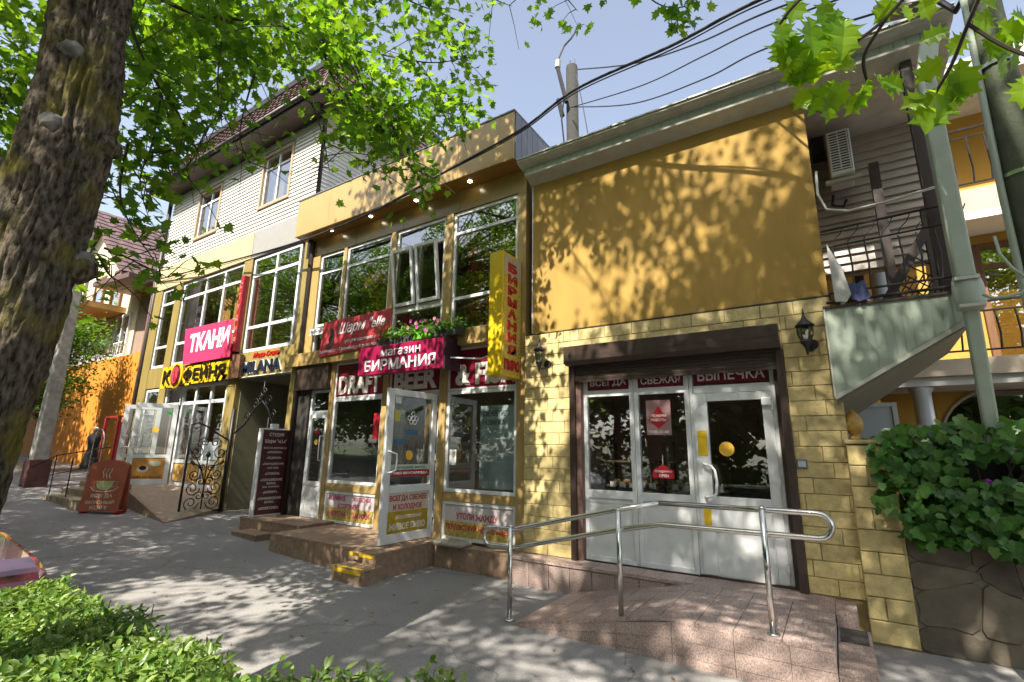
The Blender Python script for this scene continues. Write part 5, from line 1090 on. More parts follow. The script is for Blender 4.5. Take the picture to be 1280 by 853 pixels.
for z, r in ((.24,.17),(.55,.16),(.84,.13)):
    for s in (-1,1): gtube(spiral(gc+s*GW*.27, z, r, math.pi, 1.6, s))
    for s in (-1,1): gtube(spiral(gc+s*GW*.10, z+.14, r*.6, 0, 1.4, s))
for s in (-1,1):
    gtube([(gc,.1),(gc,.6),(gc+s*.06,.85),(gc+s*.16,1.02),(gc+s*.28,1.08)], .013); gtube([(gc,.6),(gc+s*.1,.95),(gc+s*.26,1.22),(gc+s*.42,1.4)], .012); gtube(spiral(gc+s*GW*.3, 1.32, .16, math.pi/2, 1.5, s)); gtube(spiral(gc+s*GW*.14,1.55,.12,0,1.3,s))
    lfm = MB(GM).add([(gc+s*.28,-.01,1.02),(gc+s*.38,-.03,1.10),(gc+s*.36,-.01,1.18),(gc+s*.27,-.03,1.10)], [(0,1,2,3),(3,2,1,0)]).build('iron_leaf', mat('copper_leaf', (.25,.09,.05), .4, metal=.6), gt_)
gtube([(gc,.1),(gc,1.25)], .014)
MB(GM).lathe([(.005,0),(.05,.05),(.04,.1),(.004,.16)], (gc,0,1.2), 10).build('bud', m_iron, gt_, smooth=True)
# overthrow arch over the passage
ar = empty('iron_arch', (-11.0, 6.3, 2.0), 'black wrought iron scroll arch in the passage opening', 'gate arch')
def ap(x, z, y=6.34): return (x, y, z)
def at_(pts, r=.012): return MB().tube([ap(*p) for p in pts], r, 5).build('scroll', m_iron, ar, smooth=True)
at_([(-12.0,2.05),(-11.6,2.25),(-11.2,2.65),(-10.95,2.78),(-10.7,2.6),(-10.4,2.2)], .022)
at_([(-10.4,.2),(-10.4,2.2)], .03); at_([(-10.62,.2),(-10.62,2.4)], .02)
for cx, cz, r, s in ((-11.5,2.42,.14,-1),(-11.22,2.72,.15,-1),(-10.95,2.98,.13,1),(-10.72,2.78,.14,1),(-10.5,2.45,.14,1),(-11.05,2.88,.1,-1),(-10.52,1.9,.1,1),(-10.52,1.6,.09,-1),(-10.52,1.3,.1,1),(-10.52,.9,.09,-1),(-10.52,.5,.1,1)): at_(spiral(cx,cz,r,0,1.5,s))
at_([(-10.95,2.78),(-10.95,3.25)], .014)
# ================================================================== VEGETATION
T_FOLD = (np.array([(0,0,0),(.34,.45,.07),(0,1,-.04),(-.34,.45,.07)], float), [(0,1,2),(0,2,3)])
T_LONG = (np.array([(0,0,0),(.2,.3,.05),(.17,.68,.04),(0,1,-.08),(-.17,.68,.04),(-.2,.3,.05),(0,.5,-.02)], float), [(0,1,6),(1,2,6),(2,3,6),(3,4,6),(4,5,6),(5,0,6)])
_ml = [(0,.0),(.16,.10),(.46,.06),(.36,.26),(.58,.50),(.30,.50),(.24,.72),(.12,.66),(0,1.02)]
_ol = _ml + [(-x, y) for x, y in _ml[-2:0:-1]]
T_MAPLE = (np.array([(0,.36,-.05)]+[(x,y,.16*abs(x)-.22*max(0,y-.45)) for x, y in _ol]), [(0,i+1,(i+1)%len(_ol)+1) for i in range(len(_ol))])
def leaf_mesh(name, P, S, m, tpl, tilt=.6, nrm=None, droop=0.):
    N = len(P); tv, tf = tpl; k = len(tv)
    n = RNG.normal(0, tilt, (N,3)); n[:,2] += 1.
    if nrm is not None: n = n*.6+nrm
    n /= np.linalg.norm(n, axis=1)[:,None]
    a = RNG.normal(0, 1, (N,3)); a[:,2] -= droop; a -= n*(a*n).sum(1)[:,None]; a /= np.linalg.norm(a, axis=1)[:,None]
    b = np.cross(n, a)
    V = P[:,None,:] + S[:,None,None]*(tv[None,:,0:1]*b[:,None,:] + tv[None,:,1:2]*a[:,None,:] + tv[None,:,2:3]*n[:,None,:])
    V = V.reshape(-1,3); F = (np.array(tf)[None,:,:] + (np.arange(N)*k)[:,None,None]).reshape(-1,3)
    me = bpy.data.meshes.new(name); me.vertices.add(len(V)); me.vertices.foreach_set('co', V.astype(np.float32).ravel())
    me.loops.add(F.size); me.loops.foreach_set('vertex_index', F.ravel().astype(np.int32)); me.polygons.add(len(F))
    me.polygons.foreach_set('loop_start', np.arange(0, F.size, 3, dtype=np.int32)); me.polygons.foreach_set('loop_total', np.full(len(F), 3, np.int32))
    me.materials.append(m); me.update(calc_edges=True); me.validate(); return me
def leaf_obj(name, P, S, m, tpl, parent=None, kind='stuff', **k):
    P = np.asarray(P, float); c = P.mean(0); c[2] = P[:,2].min()
    return tag(inst(name, leaf_mesh(name, P-c, np.asarray(S, float), m, tpl, **k), c, parent), kind=kind)
m_bark = bpy.data.materials.new('bark'); m_bark.use_nodes = True
_n = m_bark.node_tree.nodes; _l = m_bark.node_tree.links; _p = _n['Principled BSDF']; _p.inputs['Roughness'].default_value = .95; _p.inputs['Specular IOR Level'].default_value = .2
_g = _n.new('ShaderNodeNewGeometry'); _mp = _n.new('ShaderNodeMapping'); _mp.inputs['Scale'].default_value = (1,1,.42); _l.new(_g.outputs['Position'], _mp.inputs[0])
_a = _n.new('ShaderNodeTexNoise'); _a.inputs['Scale'].default_value = 38; _a.inputs['Detail'].default_value = 8; _l.new(_mp.outputs[0], _a.inputs['Vector'])
_b = _n.new('ShaderNodeTexNoise'); _b.inputs['Scale'].default_value = 3.5; _b.inputs['Detail'].default_value = 6; _l.new(_g.outputs['Position'], _b.inputs['Vector'])
_c = _n.new('ShaderNodeValToRGB'); _c.color_ramp.elements[0].position = .35; _c.color_ramp.elements[0].color = (.02,.016,.011,1); _c.color_ramp.elements[1].position = .68; _c.color_ramp.elements[1].color = (.155,.125,.088,1); _l.new(_a.outputs['Fac'], _c.inputs[0])
_d = _n.new('ShaderNodeMapRange'); _d.inputs[1].default_value = .5; _d.inputs[2].default_value = .66; _d.inputs[4].default_value = .75; _l.new(_b.outputs['Fac'], _d.inputs[0])
_m = _n.new('ShaderNodeMix'); _m.data_type = 'RGBA'; _l.new(_d.outputs[0], _m.inputs[0]); _l.new(_c.outputs[0], _m.inputs[6]); _m.inputs[7].default_value = (.15,.13,.018,1); _l.new(_m.outputs[2], _p.inputs['Base Color'])
_bp = _n.new('ShaderNodeBump'); _bp.inputs['Strength'].default_value = 1.; _bp.inputs['Distance'].default_value = .02; _l.new(_a.outputs['Fac'], _bp.inputs['Height']); _l.new(_bp.outputs[0], _p.inputs['Normal'])
m_twig = mat('twig', (.055,.042,.03), .9, var=.2)
lf_maple = leafmat('maple_leaf', (.04,.12,.013), (.14,.25,.03), .52)
lf_shade = leafmat('crown_leaf', (.04,.11,.012), (.08,.17,.02), .4)
lf_hedge = leafmat('hedge_leaf', (.05,.13,.015), (.25,.34,.09), .3, .32, tcol=(1.9,1.9,.8))
lf_oak = leafmat('oak_leaf', (.09,.2,.012), (.2,.33,.02), .55, .35)
lf_ivy = leafmat('ivy_leaf', (.025,.085,.016), (.085,.20,.04), .3, .28)
lf_ivy2 = leafmat('ivy_leaf_pale', (.08,.17,.04), (.16,.26,.08), .25, .3)
lf_far = leafmat('far_leaf', (.045,.11,.02), (.09,.18,.035), .4)

def proj(p):
    d = Vector(p)-Vector((0,0,CAMH)); z = d.dot(_f)
    if z <= .05: return None
    return (640+FPX*d.dot(R_)/z, 426.5-FPX*d.dot(U_)/z)
def inframe(p, mgn=40):
    q = proj(p); return q is not None and -mgn < q[0] < 1280+mgn and -mgn < q[1] < 853+mgn
def hd_pt(x, y, dh):
    d = ray(x, y); s = dh/math.hypot(d.x, d.y); return Vector((d.x*s, d.y*s, CAMH+d.z*s))
def sunshadow_y(p, Y):     # where the sun throws point p on the vertical plane Y
    t = (Y-p[1])/(-sd.y); return p[0]-sd.x*t, p[2]-sd.z*t
def sunshadow_g(p):
    t = p[2]/sd.z; return p[0]-sd.x*t, p[1]-sd.y*t

# ---- the big street tree on the left
ta = empty('street_tree', (-3.7, .75, 0), 'large street tree with mossy furrowed trunk at the left edge', 'tree')
cl_ = [(-150,830,3.62),(-106,700,3.66),(-57,560,3.72),(12,400,3.78),(67,235,3.85),(98,117,3.92),(119,0,4.0)]
tp = [hd_pt(*c) for c in cl_]; tp = [Vector((tp[0].x,tp[0].y,-.1))]+tp+[Vector((tp[-1].x-.12,tp[-1].y+.05,6.0))]
tr = [.30,.245,.225,.215,.21,.206,.203,.203,.19]
def catmull(pts, n):
    out = []
    for i in range(len(pts)-1):
        p0 = pts[max(i-1,0)]; p1, p2 = pts[i], pts[i+1]; p3 = pts[min(i+2,len(pts)-1)]
        for k in range(n):
            t = k/n; out.append(.5*((2*p1)+(-p0+p2)*t+(2*p0-5*p1+4*p2-p3)*t*t+(-p0+3*p1-3*p2+p3)*t**3))
    return out+[pts[-1]]
path = catmull(tp, 44); rad = [tr[min(int(i/44),len(tr)-2)]*(1-(i%44)/44)+tr[min(int(i/44)+1,len(tr)-1)]*((i%44)/44) for i in range(len(path))]
NA = 132; vs = []
for i, (p, r) in enumerate(zip(path, rad)):
    for j in range(NA):
        a = 2*math.pi*j/NA; c, s = math.cos(a), math.sin(a)
        rg_ = 1-abs(noise.noise(Vector((c*6.5, s*6.5, p.z*2.6+3))))*2.2
        rg2 = 1-abs(noise.noise(Vector((c*17, s*17, p.z*8))))*2
        lump = noise.noise(Vector((c*1.3, s*1.3, p.z*.9+7)))*.028
        rr = r + .03*rg_ + .013*rg2 + lump - .022
        vs.append((p.x+c*rr, p.y+s*rr, p.z))
MB().add(vs, [(i*NA+j, i*NA+(j+1)%NA, (i+1)*NA+(j+1)%NA, (i+1)*NA+j) for i in range(len(path)-1) for j in range(NA)]).build('trunk', m_bark, ta, smooth=True)
m_scar = mat('branch_scar', (.20,.19,.16), .9, var=.5, scale=16, bump=1., bscale=30)
def lump(px, py, r, push, name='branch_scar'):
    c0 = hd_pt(px, py, 3.85); q = min(range(len(path)), key=lambda i: abs(path[i].z-c0.z)); ax = path[q]
    dirv = Vector((-ax.x*.0, 0, 0)); w = ray(px, py); w = Vector((w.x,w.y,0)).normalized()
    # the point of the trunk's surface this pixel sees
    side = Vector((w.y,-w.x,0)); off = (c0-ax).dot(side); off = max(-rad[q]*.97, min(rad[q]*.97, off))
    c = ax + side*off - w*math.sqrt(max(0, rad[q]**2-off*off))*push; c.z = c0.z
    mb = MB(); n1, n2 = 14, 18; v = []
    for i in range(n1+1):
        for j in range(n2):
            th = math.pi*i/n1; ph = 2*math.pi*j/n2; d = Vector((math.sin(th)*math.cos(ph), math.sin(th)*math.sin(ph), math.cos(th)))
            v.append(c+d*r*(1+.28*noise.noise(d*2.3+c*9)))
    mb.add(v, [(i*n2+j, (i+1)*n2+j, (i+1)*n2+(j+1)%n2, i*n2+(j+1)%n2) for i in range(n1) for j in range(n2)]).build(name, m_scar if name == 'branch_scar' else m_bark, ta, smooth=True)
lump(88,72,.06,.86); lump(128,60,.04,.86); lump(62,167,.06,.86); lump(104,334,.075,.9); lump(97,340,.09,.8,'burl'); lump(132,188,.08,.85,'burl')
top = path[-1]
# limbs: a few big ones, the sprays hang from them
limbs = MB(); LP = []
def limb(pts, r0, r1):
    pp = catmull([Vector(p) for p in pts], 6); limbs.tube(pp, [r0+(r1-r0)*i/(len(pp)-1) for i in range(len(pp))], 8); LP.extend(pp)
limb([top-Vector((0,0,.3)),(-4.2,1.6,7.2),(-4.0,2.6,8.2),(-3.2,3.2,9.4)], .11, .03)
limb([top-Vector((0,0,.3)),(-4.9,.6,7.6),(-5.9,.5,9.3),(-6.4,.4,11)], .12, .03)
limb([top-Vector((0,0,.3)),(-3.9,-.2,7.8),(-3.2,-1.2,9.6),(-2.6,-1.8,11.5)], .12, .03)
limb([top-Vector((0,0,.6)),(-4.9,1.5,6.9),(-6.4,2.6,7.7),(-7.8,3.4,8.2)], .10, .025)
limb([top-Vector((0,0,.2)),(-4.2,.5,8.5),(-4.1,.4,11),(-4.3,.3,13)], .11, .02)
limb([hd_pt(20,215,4.0),hd_pt(-10,195,4.4),hd_pt(-60,160,4.9)], .05, .02)
VP, VS = [], []; tw_ = MB()
def cluster(c, r, n, s0=.07, s1=.12, store=None):
    Pp, Ss = store or (VP, VS); c = Vector(c)
    for _ in range(n):
        d = Vector((random.gauss(0,1),random.gauss(0,1),random.gauss(0,.75)))*r*.55
        Pp.append(tuple(c+d)); Ss.append(random.uniform(s0,s1))
def spray(pix, n, r, per, twr=.012, jitter=.25):
    pts = catmull([hd_pt(*p) for p in pix], 8); tw_.tube(pts, [twr*(1-.75*i/(len(pts)-1)) for i in range(len(pts))], 5, False)
    for _ in range(n):
        p = pts[int(random.random()**.7*(len(pts)-1))]
        c = p+Vector((random.gauss(0,1),random.gauss(0,1),random.gauss(-.25,.8)))*jitter
        tw_.tube([p, p.lerp(c,.5)+Vector((0,0,.04)), c], [.006,.004,.003], 4, False); cluster(c, r, per)
# (pixel x, pixel y, horizontal distance) : twigs seen in front of the sky and the roof
spray([(165,-20,4.6),(250,20,4.8),(330,28,5.0),(420,55,5.2),(530,78,5.4),(585,72,5.5)], 32, .26, 17, .02)
spray([(520,76,5.4),(545,110,5.4),(560,145,5.4),(578,172,5.4)], 21, .24, 15)
spray([(395,35,5.1),(420,105,5.1),(460,145,5.1),(505,185,5.1),(530,222,5.1)], 32, .28, 17)
spray([(350,25,5.0),(372,95,5.0),(398,150,5.0),(412,215,5.0)], 22, .26, 15)
spray([(430,60,5.1),(455,110,5.0),(480,130,5.0),(500,150,4.9)], 24, .25, 17)
spray([(285,-10,4.8),(276,60,4.8),(272,110,4.8),(278,160,4.8)], 13, .3, 13)
spray([(163,30,4.4),(180,75,4.5),(200,110,4.6),(222,140,4.7)], 18, .3, 15)
spray([(470,-20,5.3),(520,5,5.4),(560,20,5.4),(598,40,5.4)], 16, .2, 12)
spray([(590,-20,5.2),(620,0,5.2),(640,8,5.2)], 5, .14, 9); spray([(690,-25,5.2),(710,0,5.2),(722,14,5.2)], 6, .14, 9); spray([(780,-40,4.0),(815,0,4.0),(845,10,4.0),(868,2,4.0)], 7, .11, 8, .009, .12)
spray([(330,60,5.2),(310,120,5.2),(300,170,5.2),(312,205,5.2)], 17, .3, 14)
spray([(300,110,5.2),(260,160,5.2),(240,200,5.2),(210,232,5.2)], 18, .3, 14)
spray([(200,120,5.0),(190,180,5.0),(175,225,5.0),(185,270,5.0)], 18, .3, 14)
spray([(160,180,4.9),(150,240,4.9),(165,285,4.9),(200,335,4.9)], 11, .2, 12)
spray([(130,310,5.1),(150,318,5.1),(175,330,5.1),(212,348,5.1)], 9, .16, 10); spray([(128,330,5.0),(138,345,5.0),(150,352,5.0)], 6, .15, 9)
for _ in range(80): cluster(hd_pt(random.uniform(150,345), random.uniform(-40,150)*random.random()**.5+random.uniform(0,40), random.uniform(4.9,8.5)), .34, 24)
for _ in range(52): cluster(hd_pt(random.uniform(345,470), random.uniform(-40,60), random.uniform(5.0,7.5)), .28, 16)
for _ in range(48): cluster(hd_pt(random.uniform(-30,62), random.uniform(-40,215), random.uniform(5,8.5)), .34, 18)
for _ in range(36): cluster(hd_pt(random.uniform(-20,14), random.uniform(200,270), random.uniform(6,9)), .3, 10)
spray([(-40,215,6),(-5,150,6),(20,90,6),(30,40,6)], 14, .3, 14, .02); spray([(-30,150,6),(10,120,6),(50,110,6)], 10, .3, 14)
limbs.build('limbs', m_bark, ta, smooth=True, kind='stuff'); tw_.build('twigs', m_twig, ta, kind='stuff')
def inpoly(q, poly):
    c = False; n = len(poly)
    for i in range(n):
        (x1,y1),(x2,y2) = poly[i], poly[i-1]
        if (y1 > q[1]) != (y2 > q[1]) and q[0] < (x2-x1)*(q[1]-y1)/(y2-y1)+x1: c = not c
    return c
OPEN = [[(212,350),(212,268),(250,240),(300,215),(328,205),(345,182),(385,168),(402,175),(402,250)],[(150,355),(150,300),(196,300),(215,350),(215,520),(100,520),(105,350)],[(540,250),(560,190),(620,150),(620,40),(1300,40),(1300,400),(540,400)]]
EAVE = [(205,268),(335,198),(405,168),(425,105),(400,75),(320,100),(215,205)]
kp = []
for i, p in enumerate(VP):
    q = proj(p)
    if q and any(inpoly(q, pl) and random.random() < (.93 if k_ != 1 else .55) for k_, pl in enumerate(OPEN)): continue
    if q and inpoly(q, EAVE) and random.random() < .72: continue
    kp.append(i)
VP = [VP[i] for i in kp]; VS = [VS[i]*1.03 for i in kp]
leaf_obj('foliage', VP, VS, lf_maple, T_MAPLE, ta, tilt=.75, droop=.5)
# ---- crowns above and behind the camera: they throw the dappled light
def crown_points(cen, rad_, ncl, per, r=.5, s=(.09,.15), skip=None, allow=None):
    P, S = [], []; cs_ = []
    while len(cs_) < ncl:
        d = Vector((random.uniform(-1,1),random.uniform(-1,1),random.uniform(-1,1)))
        if d.length > 1 or d.length < .35: continue
        c = Vector((cen[0]+d.x*rad_[0], cen[1]+d.y*rad_[1], cen[2]+d.z*rad_[2]))
        if inframe(c, 90) and not (allow and allow(c)): cs_.append(None) if random.random() < .15 else None; continue
        if skip and skip(c): cs_.append(None); continue
        cs_.append(c)
        for _ in range(per):
            g_ = Vector((random.gauss(0,1),random.gauss(0,1),random.gauss(0,.6)))*r*.55
            P.append(tuple(c+g_)); S.append(random.uniform(*s))
    return P, S, [c for c in cs_ if c]
def branches(base, cs_, name, parent, r=.02):
    mb = MB(); base = [Vector(b) for b in base]
    for c in cs_:
        b = min(base, key=lambda q: (q-c).length); m_ = b.lerp(c,.5)+Vector((0,0,.15)); mb.tube([b,m_,c], [r,r*.6,r*.25], 4, False)
    return mb.build(name, m_twig, parent, kind='stuff')
def sunny(c):
    if sunny0(c): return True
    x, y = sunshadow_g(c)
    if -6.6 < x < -1.0 and .1 < y < 2.7: return random.random() < .93          # the hedge stands in full sun
    if y < 6.1: keep = .38 if x > -3.6 else .64 if x > -7 else .9
    else:
        X, Z = sunshadow_y(c, 6.33); keep = (.45 if Z < 3.4 else .62 if Z < 6.1 else .5) if X > -3.9 else (.5 if Z < 6.5 else .68) if X > -10 else (.55 if Z < 6.5 else .15)
    if random.random() > keep: return True
    X, Z = sunshadow_y(c, 2.6)
    if -7.5 < X < -2.5 and 3.9 < Z < 8.2: return random.random() < .92        # so do the hanging sprays
    return False
def sunny0(c):
    """gaps of the crowns: bright patches the photograph shows on the pavement and walls"""
    x, y = sunshadow_g(c)
    if 4.4 < y < 6.2:
        pass
    if y < 6.1:
        for (a, b, w, h_) in ((-6.9,3.3,.75,.5),(-5.6,3.75,.85,.55),(-5.7,5.0,.7,.35),(-1.2,4.2,.6,.35),(-1.0,5.1,.6,.35),(-13.5,3.8,.9,.3),(-1.9,3.9,.6,.4),(-3.2,4.3,.7,.3),(.3,4.25,.6,.5),(-3.85,2.8,.35,1.3)):
            if ((x-a)/w)**2+((y-b)/h_)**2 < 1: return True
        return False
    X, Z = sunshadow_y(c, 6.33)
    for (a, b, w, h_) in ((-1.0,.95,.6,.5),(-3.35,1.3,.35,.8),(-2.9,4.1,.5,.7),(-2.0,4.2,.6,.6),(-3.3,5.0,.25,.6),(-.5,5.0,.35,.5),(-6.2,6.9,.8,.4),(-7.4,6.9,.5,.3),(-4.4,6.95,.5,.3),(-15.5,8.3,2.6,1.6),(-6.0,1.7,.3,.8),(.7,1.75,.5,.35),(1.6,1.6,.5,.4)):
        if ((X-a)/w)**2+((Z-b)/h_)**2 < 1: return True
    return False
KD = 2.3
P, S, cs_ = crown_points((-4.6,-1.2,9.8), (5.0,5.0,4.0), int(210*KD), 105, .46, (.11,.17), skip=sunny)
leaf_obj('crown', P, S, lf_shade, T_FOLD, ta); branches(LP, cs_, 'branches', ta)
tb = empty('street_tree', (2.7,-2.3,-.1), 'second street tree whose lobed leaves hang in at the top right', 'tree')
MB().tube([(2.7,-2.3,-.2),(2.6,-2.2,3),(2.3,-2.1,6),(2.0,-2.2,9),(1.9,-2.2,12.5)], [.26,.2,.17,.12,.04], 12).build('trunk', m_bark, tb, smooth=True)
P, S, cs_ = crown_points((.6,-3.2,11.0), (5.8,5.0,5.0), int(260*KD), 80, .46, (.11,.17), skip=sunny)
leaf_obj('crown', P, S, lf_shade, T_FOLD, tb); branches([(2.3,-2.1,6),(2.0,-2.2,8),(2.0,-2.2,9),(1.9,-2.2,11),(2.2,-2.2,7)], cs_, 'branches', tb, .03)
tcc = empty('street_tree', (-12.6,-1.6,0), 'further street tree shading the coffee shop pavement', 'tree')
MB().tube([(-12.6,-1.6,.1),(-12.6,-1.5,4),(-12.7,-1.4,8),(-12.6,-1.4,11)], [.24,.18,.12,.03], 12).build('trunk', m_bark, tcc, smooth=True)
P, S, cs_ = crown_points((-12.2,-2.0,8.2), (6.0,5.0,3.6), int(215*KD), 105, .46, (.11,.17), skip=sunny)
leaf_obj('crown', P, S, lf_shade, T_FOLD, tcc); branches([(-12.6,-1.5,4.5),(-12.7,-1.4,7),(-12.7,-1.4,9)], cs_, 'branches', tcc, .03)

for (x, lab, n) in ((-31,'tall added street tree far left, unseen, darkening window reflections',260),(-41,'last added street tree far left, unseen, darkening window reflections',260),(9.5,'added unseen street tree beyond the concrete pole, blocking sky light',200),(-21.5,'added unseen street tree beyond the coffee shop, blocking sky light',180)):  # added out-of-view trees: two darken window reflections, two block sky light
    td = empty('street_tree', (x,-2.2,gz(x)), lab, 'tree'); MB().tube([(x,-2.2,gz(x)-.1),(x,-2.1,4),(x,-2.1,9),(x,-2.1,11.5)], [.24,.18,.1,.03], 12).build('trunk', m_bark, td, smooth=True)
    P, S, cs_ = crown_points((x,-2.4,9.2), (5.,4.8,4.2) if x > -25 else (5.6,5.5,6.5), n*2, 50, .6 if x > -25 else .9, s=(.11,.17) if x > -25 else (.2,.34)); leaf_obj('crown', P, S, lf_shade, T_FOLD, td); branches([(x,-2.1,4.5),(x,-2.1,7),(x,-2.1,9)], cs_, 'branches', td, .03)
# ---- near oak sprays at the top right, leaf by leaf
_ok = [(1.28*x_,y_) for x_, y_ in [(0,0),(.05,.10),(.16,.14),(.10,.24),(.24,.30),(.36,.28),(.22,.40),(.30,.52),(.44,.56),(.24,.62),(.26,.74),(.34,.84),(.14,.82),(.08,.92),(0,1.05)]]
_oo = _ok+[(-x,y) for x, y in _ok[-2:0:-1]]
def oakmesh(seed):
    r_ = random.Random(seed); ctr = [(0,.12),(0,.3),(0,.5),(0,.7),(0,.88)]; bend = r_.uniform(.1,.35); cup = r_.uniform(.05,.25)
    def z(x, y): return cup*abs(x)-bend*y*y+.02*math.sin(9*y)
    bm = bmesh.new(); vv = [bm.verts.new((x*r_.uniform(.92,1.08), y, z(x,y))) for x, y in _oo]; nV = len(vv)
    cv = [bm.verts.new((x,y,z(x,y)-.025)) for x, y in ctr]
    half = nV//2
    def near(y): return min(range(5), key=lambda i: abs(ctr[i][1]-y))
    for sidx in (0, 1):
        idx = list(range(0,half+1)) if sidx == 0 else [0]+list(range(nV-1,half-1,-1))
        for i in range(len(idx)-1):
            a, b = vv[idx[i]], vv[idx[i+1]]; ca, cb_ = near(a.co.y), near(b.co.y)
            try:
                bm.faces.new((a,b,cv[ca]) if sidx == 0 else (b,a,cv[ca]))
                if cb_ != ca: bm.faces.new((b,cv[cb_],cv[ca]) if sidx == 0 else (cv[cb_],b,cv[ca]))
            except ValueError: pass
    me = bpy.data.meshes.new('leaf'); bm.to_mesh(me); bm.free(); me.materials.append(lf_oak); return me
OM = [oakmesh(i) for i in range(5)]
ob = empty('leafy_branch', (.35, 1.9, 2.9), 'bright green lobed leaves on near twigs at the top right', 'branch')
def twig(pix, r=.005): MB().tube(catmull([atD(*p) for p in pix], 5), r, 5).build('twig', m_twig, ob)
twig([(1180,-60,2.0),(1110,20,2.0),(1060,60,2.05),(1015,95,2.1)]); twig([(1060,-40,1.9),(1000,0,1.95),(975,30,2.0)]); twig([(1110,20,2.0),(1080,70,2.1),(1085,105,2.1)]); twig([(1240,-40,1.9),(1210,30,1.9),(1190,80,1.95),(1170,115,2.0)]); twig([(1210,30,1.9),(1250,55,1.9),(1285,70,1.9)])
def oleaf(x, y, L, ang, D=2.05, m_=None):
    L *= .95; p = atD(x, y, D); s = L/ (FPX/ (D*ray(x,y).normalized().dot(_f)))   # metres for L pixels at that distance
    # leaf axis in the picture plane: ang measured from straight down, plus a random turn
    a = math.radians(ang); ax = (-U_*math.cos(a)+R_*math.sin(a)+_f*random.uniform(-.35,.35)).normalized()
    nn = (-_f+R_*random.uniform(-.5,.5)+U_*random.uniform(-.2,.6)); nn = (nn-ax*nn.dot(ax)).normalized(); bx = ax.cross(nn)
    o = bpy.data.objects.new('leaf', random.choice(OM)); o.rotation_euler = Matrix((bx, ax, nn)).transposed().to_euler(); o.scale = (s,s,s); link(o, p, ob)
for q in ((972,22,48,15),(985,35,52,-8),(968,50,40,30),(1004,50,58,0),(1010,20,60,5),(1028,30,66,6),(1048,10,40,-10),(1055,22,52,-4),(1045,60,30,30),(998,88,26,-30),(1020,72,34,-20),(1042,100,44,-25),(1062,100,42,-35),(1086,96,40,0),(1092,92,42,35),(1080,108,36,-15),(1100,100,34,70),(1020,108,36,-45),(1036,118,34,5),(1070,78,30,-70),
          (1168,110,58,-12),(1190,85,66,-6),(1182,102,38,55),(1200,72,58,14),(1178,70,36,-40),(1206,40,34,-30),(1226,50,42,60),(1250,62,40,30),(1244,28,44,55),(1262,18,50,80),(1270,48,40,20),(1235,10,36,-20),(1188,38,32,-80),(1158,120,34,-70),(1278,95,40,-10),(1120,-8,36,-30),(1150,-6,34,30),(1216,-4,34,60),(1130,5,26,10),(1030,-6,40,10),(1000,-5,36,-20)):
    oleaf(*q)
# ---- hedge
def hedge(name, label, f_in, box, n, s, m, tpl, topz, extra=None):
    e = empty(name, ((box[0]+box[1])/2,(box[2]+box[3])/2,gz(box[0])), label, 'hedge'); P, S, N_ = [], [], []
    while len(P) < n:
        x, y = random.uniform(box[0],box[1]), random.uniform(box[2],box[3])
        if not f_in(x, y): continue
        tz = topz(x, y); z = tz*(1-abs(random.gauss(0,.22))) if random.random() < .85 else tz*random.random()
        if z < .03: continue
        P.append((x,y,z+gz(x))); S.append(random.uniform(*s))
    leaf_obj('foliage', P, S, m, tpl, e, tilt=.8, droop=-.6)
    mb = MB()
    for _ in range(160):
        x, y = random.uniform(box[0],box[1]), random.uniform(box[2],box[3])
        if f_in(x, y): mb.tube([(x,y,gz(x)-.02),(x+random.uniform(-.1,.1),y+random.uniform(-.1,.1),gz(x)+topz(x,y)*random.uniform(.8,1.04))], [.008,.003], 4, False)
    mb.build('stems', m_twig, e, kind='stuff'); return e
def hz(x, y): return .74+.10*noise.noise(Vector((x*1.6,y*1.6,0)))+.05*noise.noise(Vector((x*5,y*5,3)))
def hin(x, y):
    q = (x-(-2.35))/(-3.9); yb = 1.55+.12*noise.noise(Vector((x*2,0,5))) if x > -5.2 else 1.55-(-(x+5.2))*.30
    return y < yb and x > -5.25 and ((x+2.85)**2+(y-.85)**2 < .72**2 or x < -2.85)
hedge('hedge', 'trimmed bright green hedge at the lower left corner', hin, (-5.3,-2.1,.25,1.75), 29000, (.035,.065), lf_hedge, T_LONG, hz)
def hin2(x, y):
    for k in range(12):
        t = k/11
        if (x-(-3.0+1.15*t))**2+(y-(1.68+.78*t))**2 < (.20-.08*t)**2: return (k % 4 != 3) or t < .4
    return False
hedge('shrub', 'low loose green shoots in front of the hedge at the bottom', hin2, (-3.3,-1.6,1.4,2.7), 2600, (.04,.09), lf_hedge, T_LONG, lambda x, y: .46+.16*noise.noise(Vector((x*5,y*5,1))))
# fallen leaves and twigs on the pavement
P = [(random.uniform(-14,1.5), random.uniform(1.8,6.2), 0) for _ in range(420)]; P = [(x, y, gz(x)+.012) for x, y, _ in P if not (x > -3 and y > 4.6) and not (-8.1 < x < -5.2 and y > 4.6) and not (-10 < x < -8 and y > 5.2) and not (x < -11 and y > 4)]
tag(leaf_obj('fallen_leaves', P, RNG.uniform(.02,.06,len(P)), leafmat('dry_leaf', (.10,.06,.02), (.25,.2,.06), .2), T_FOLD, None, tilt=.15), 'small dry leaves scattered over the pavement', 'leaves', kind='stuff')
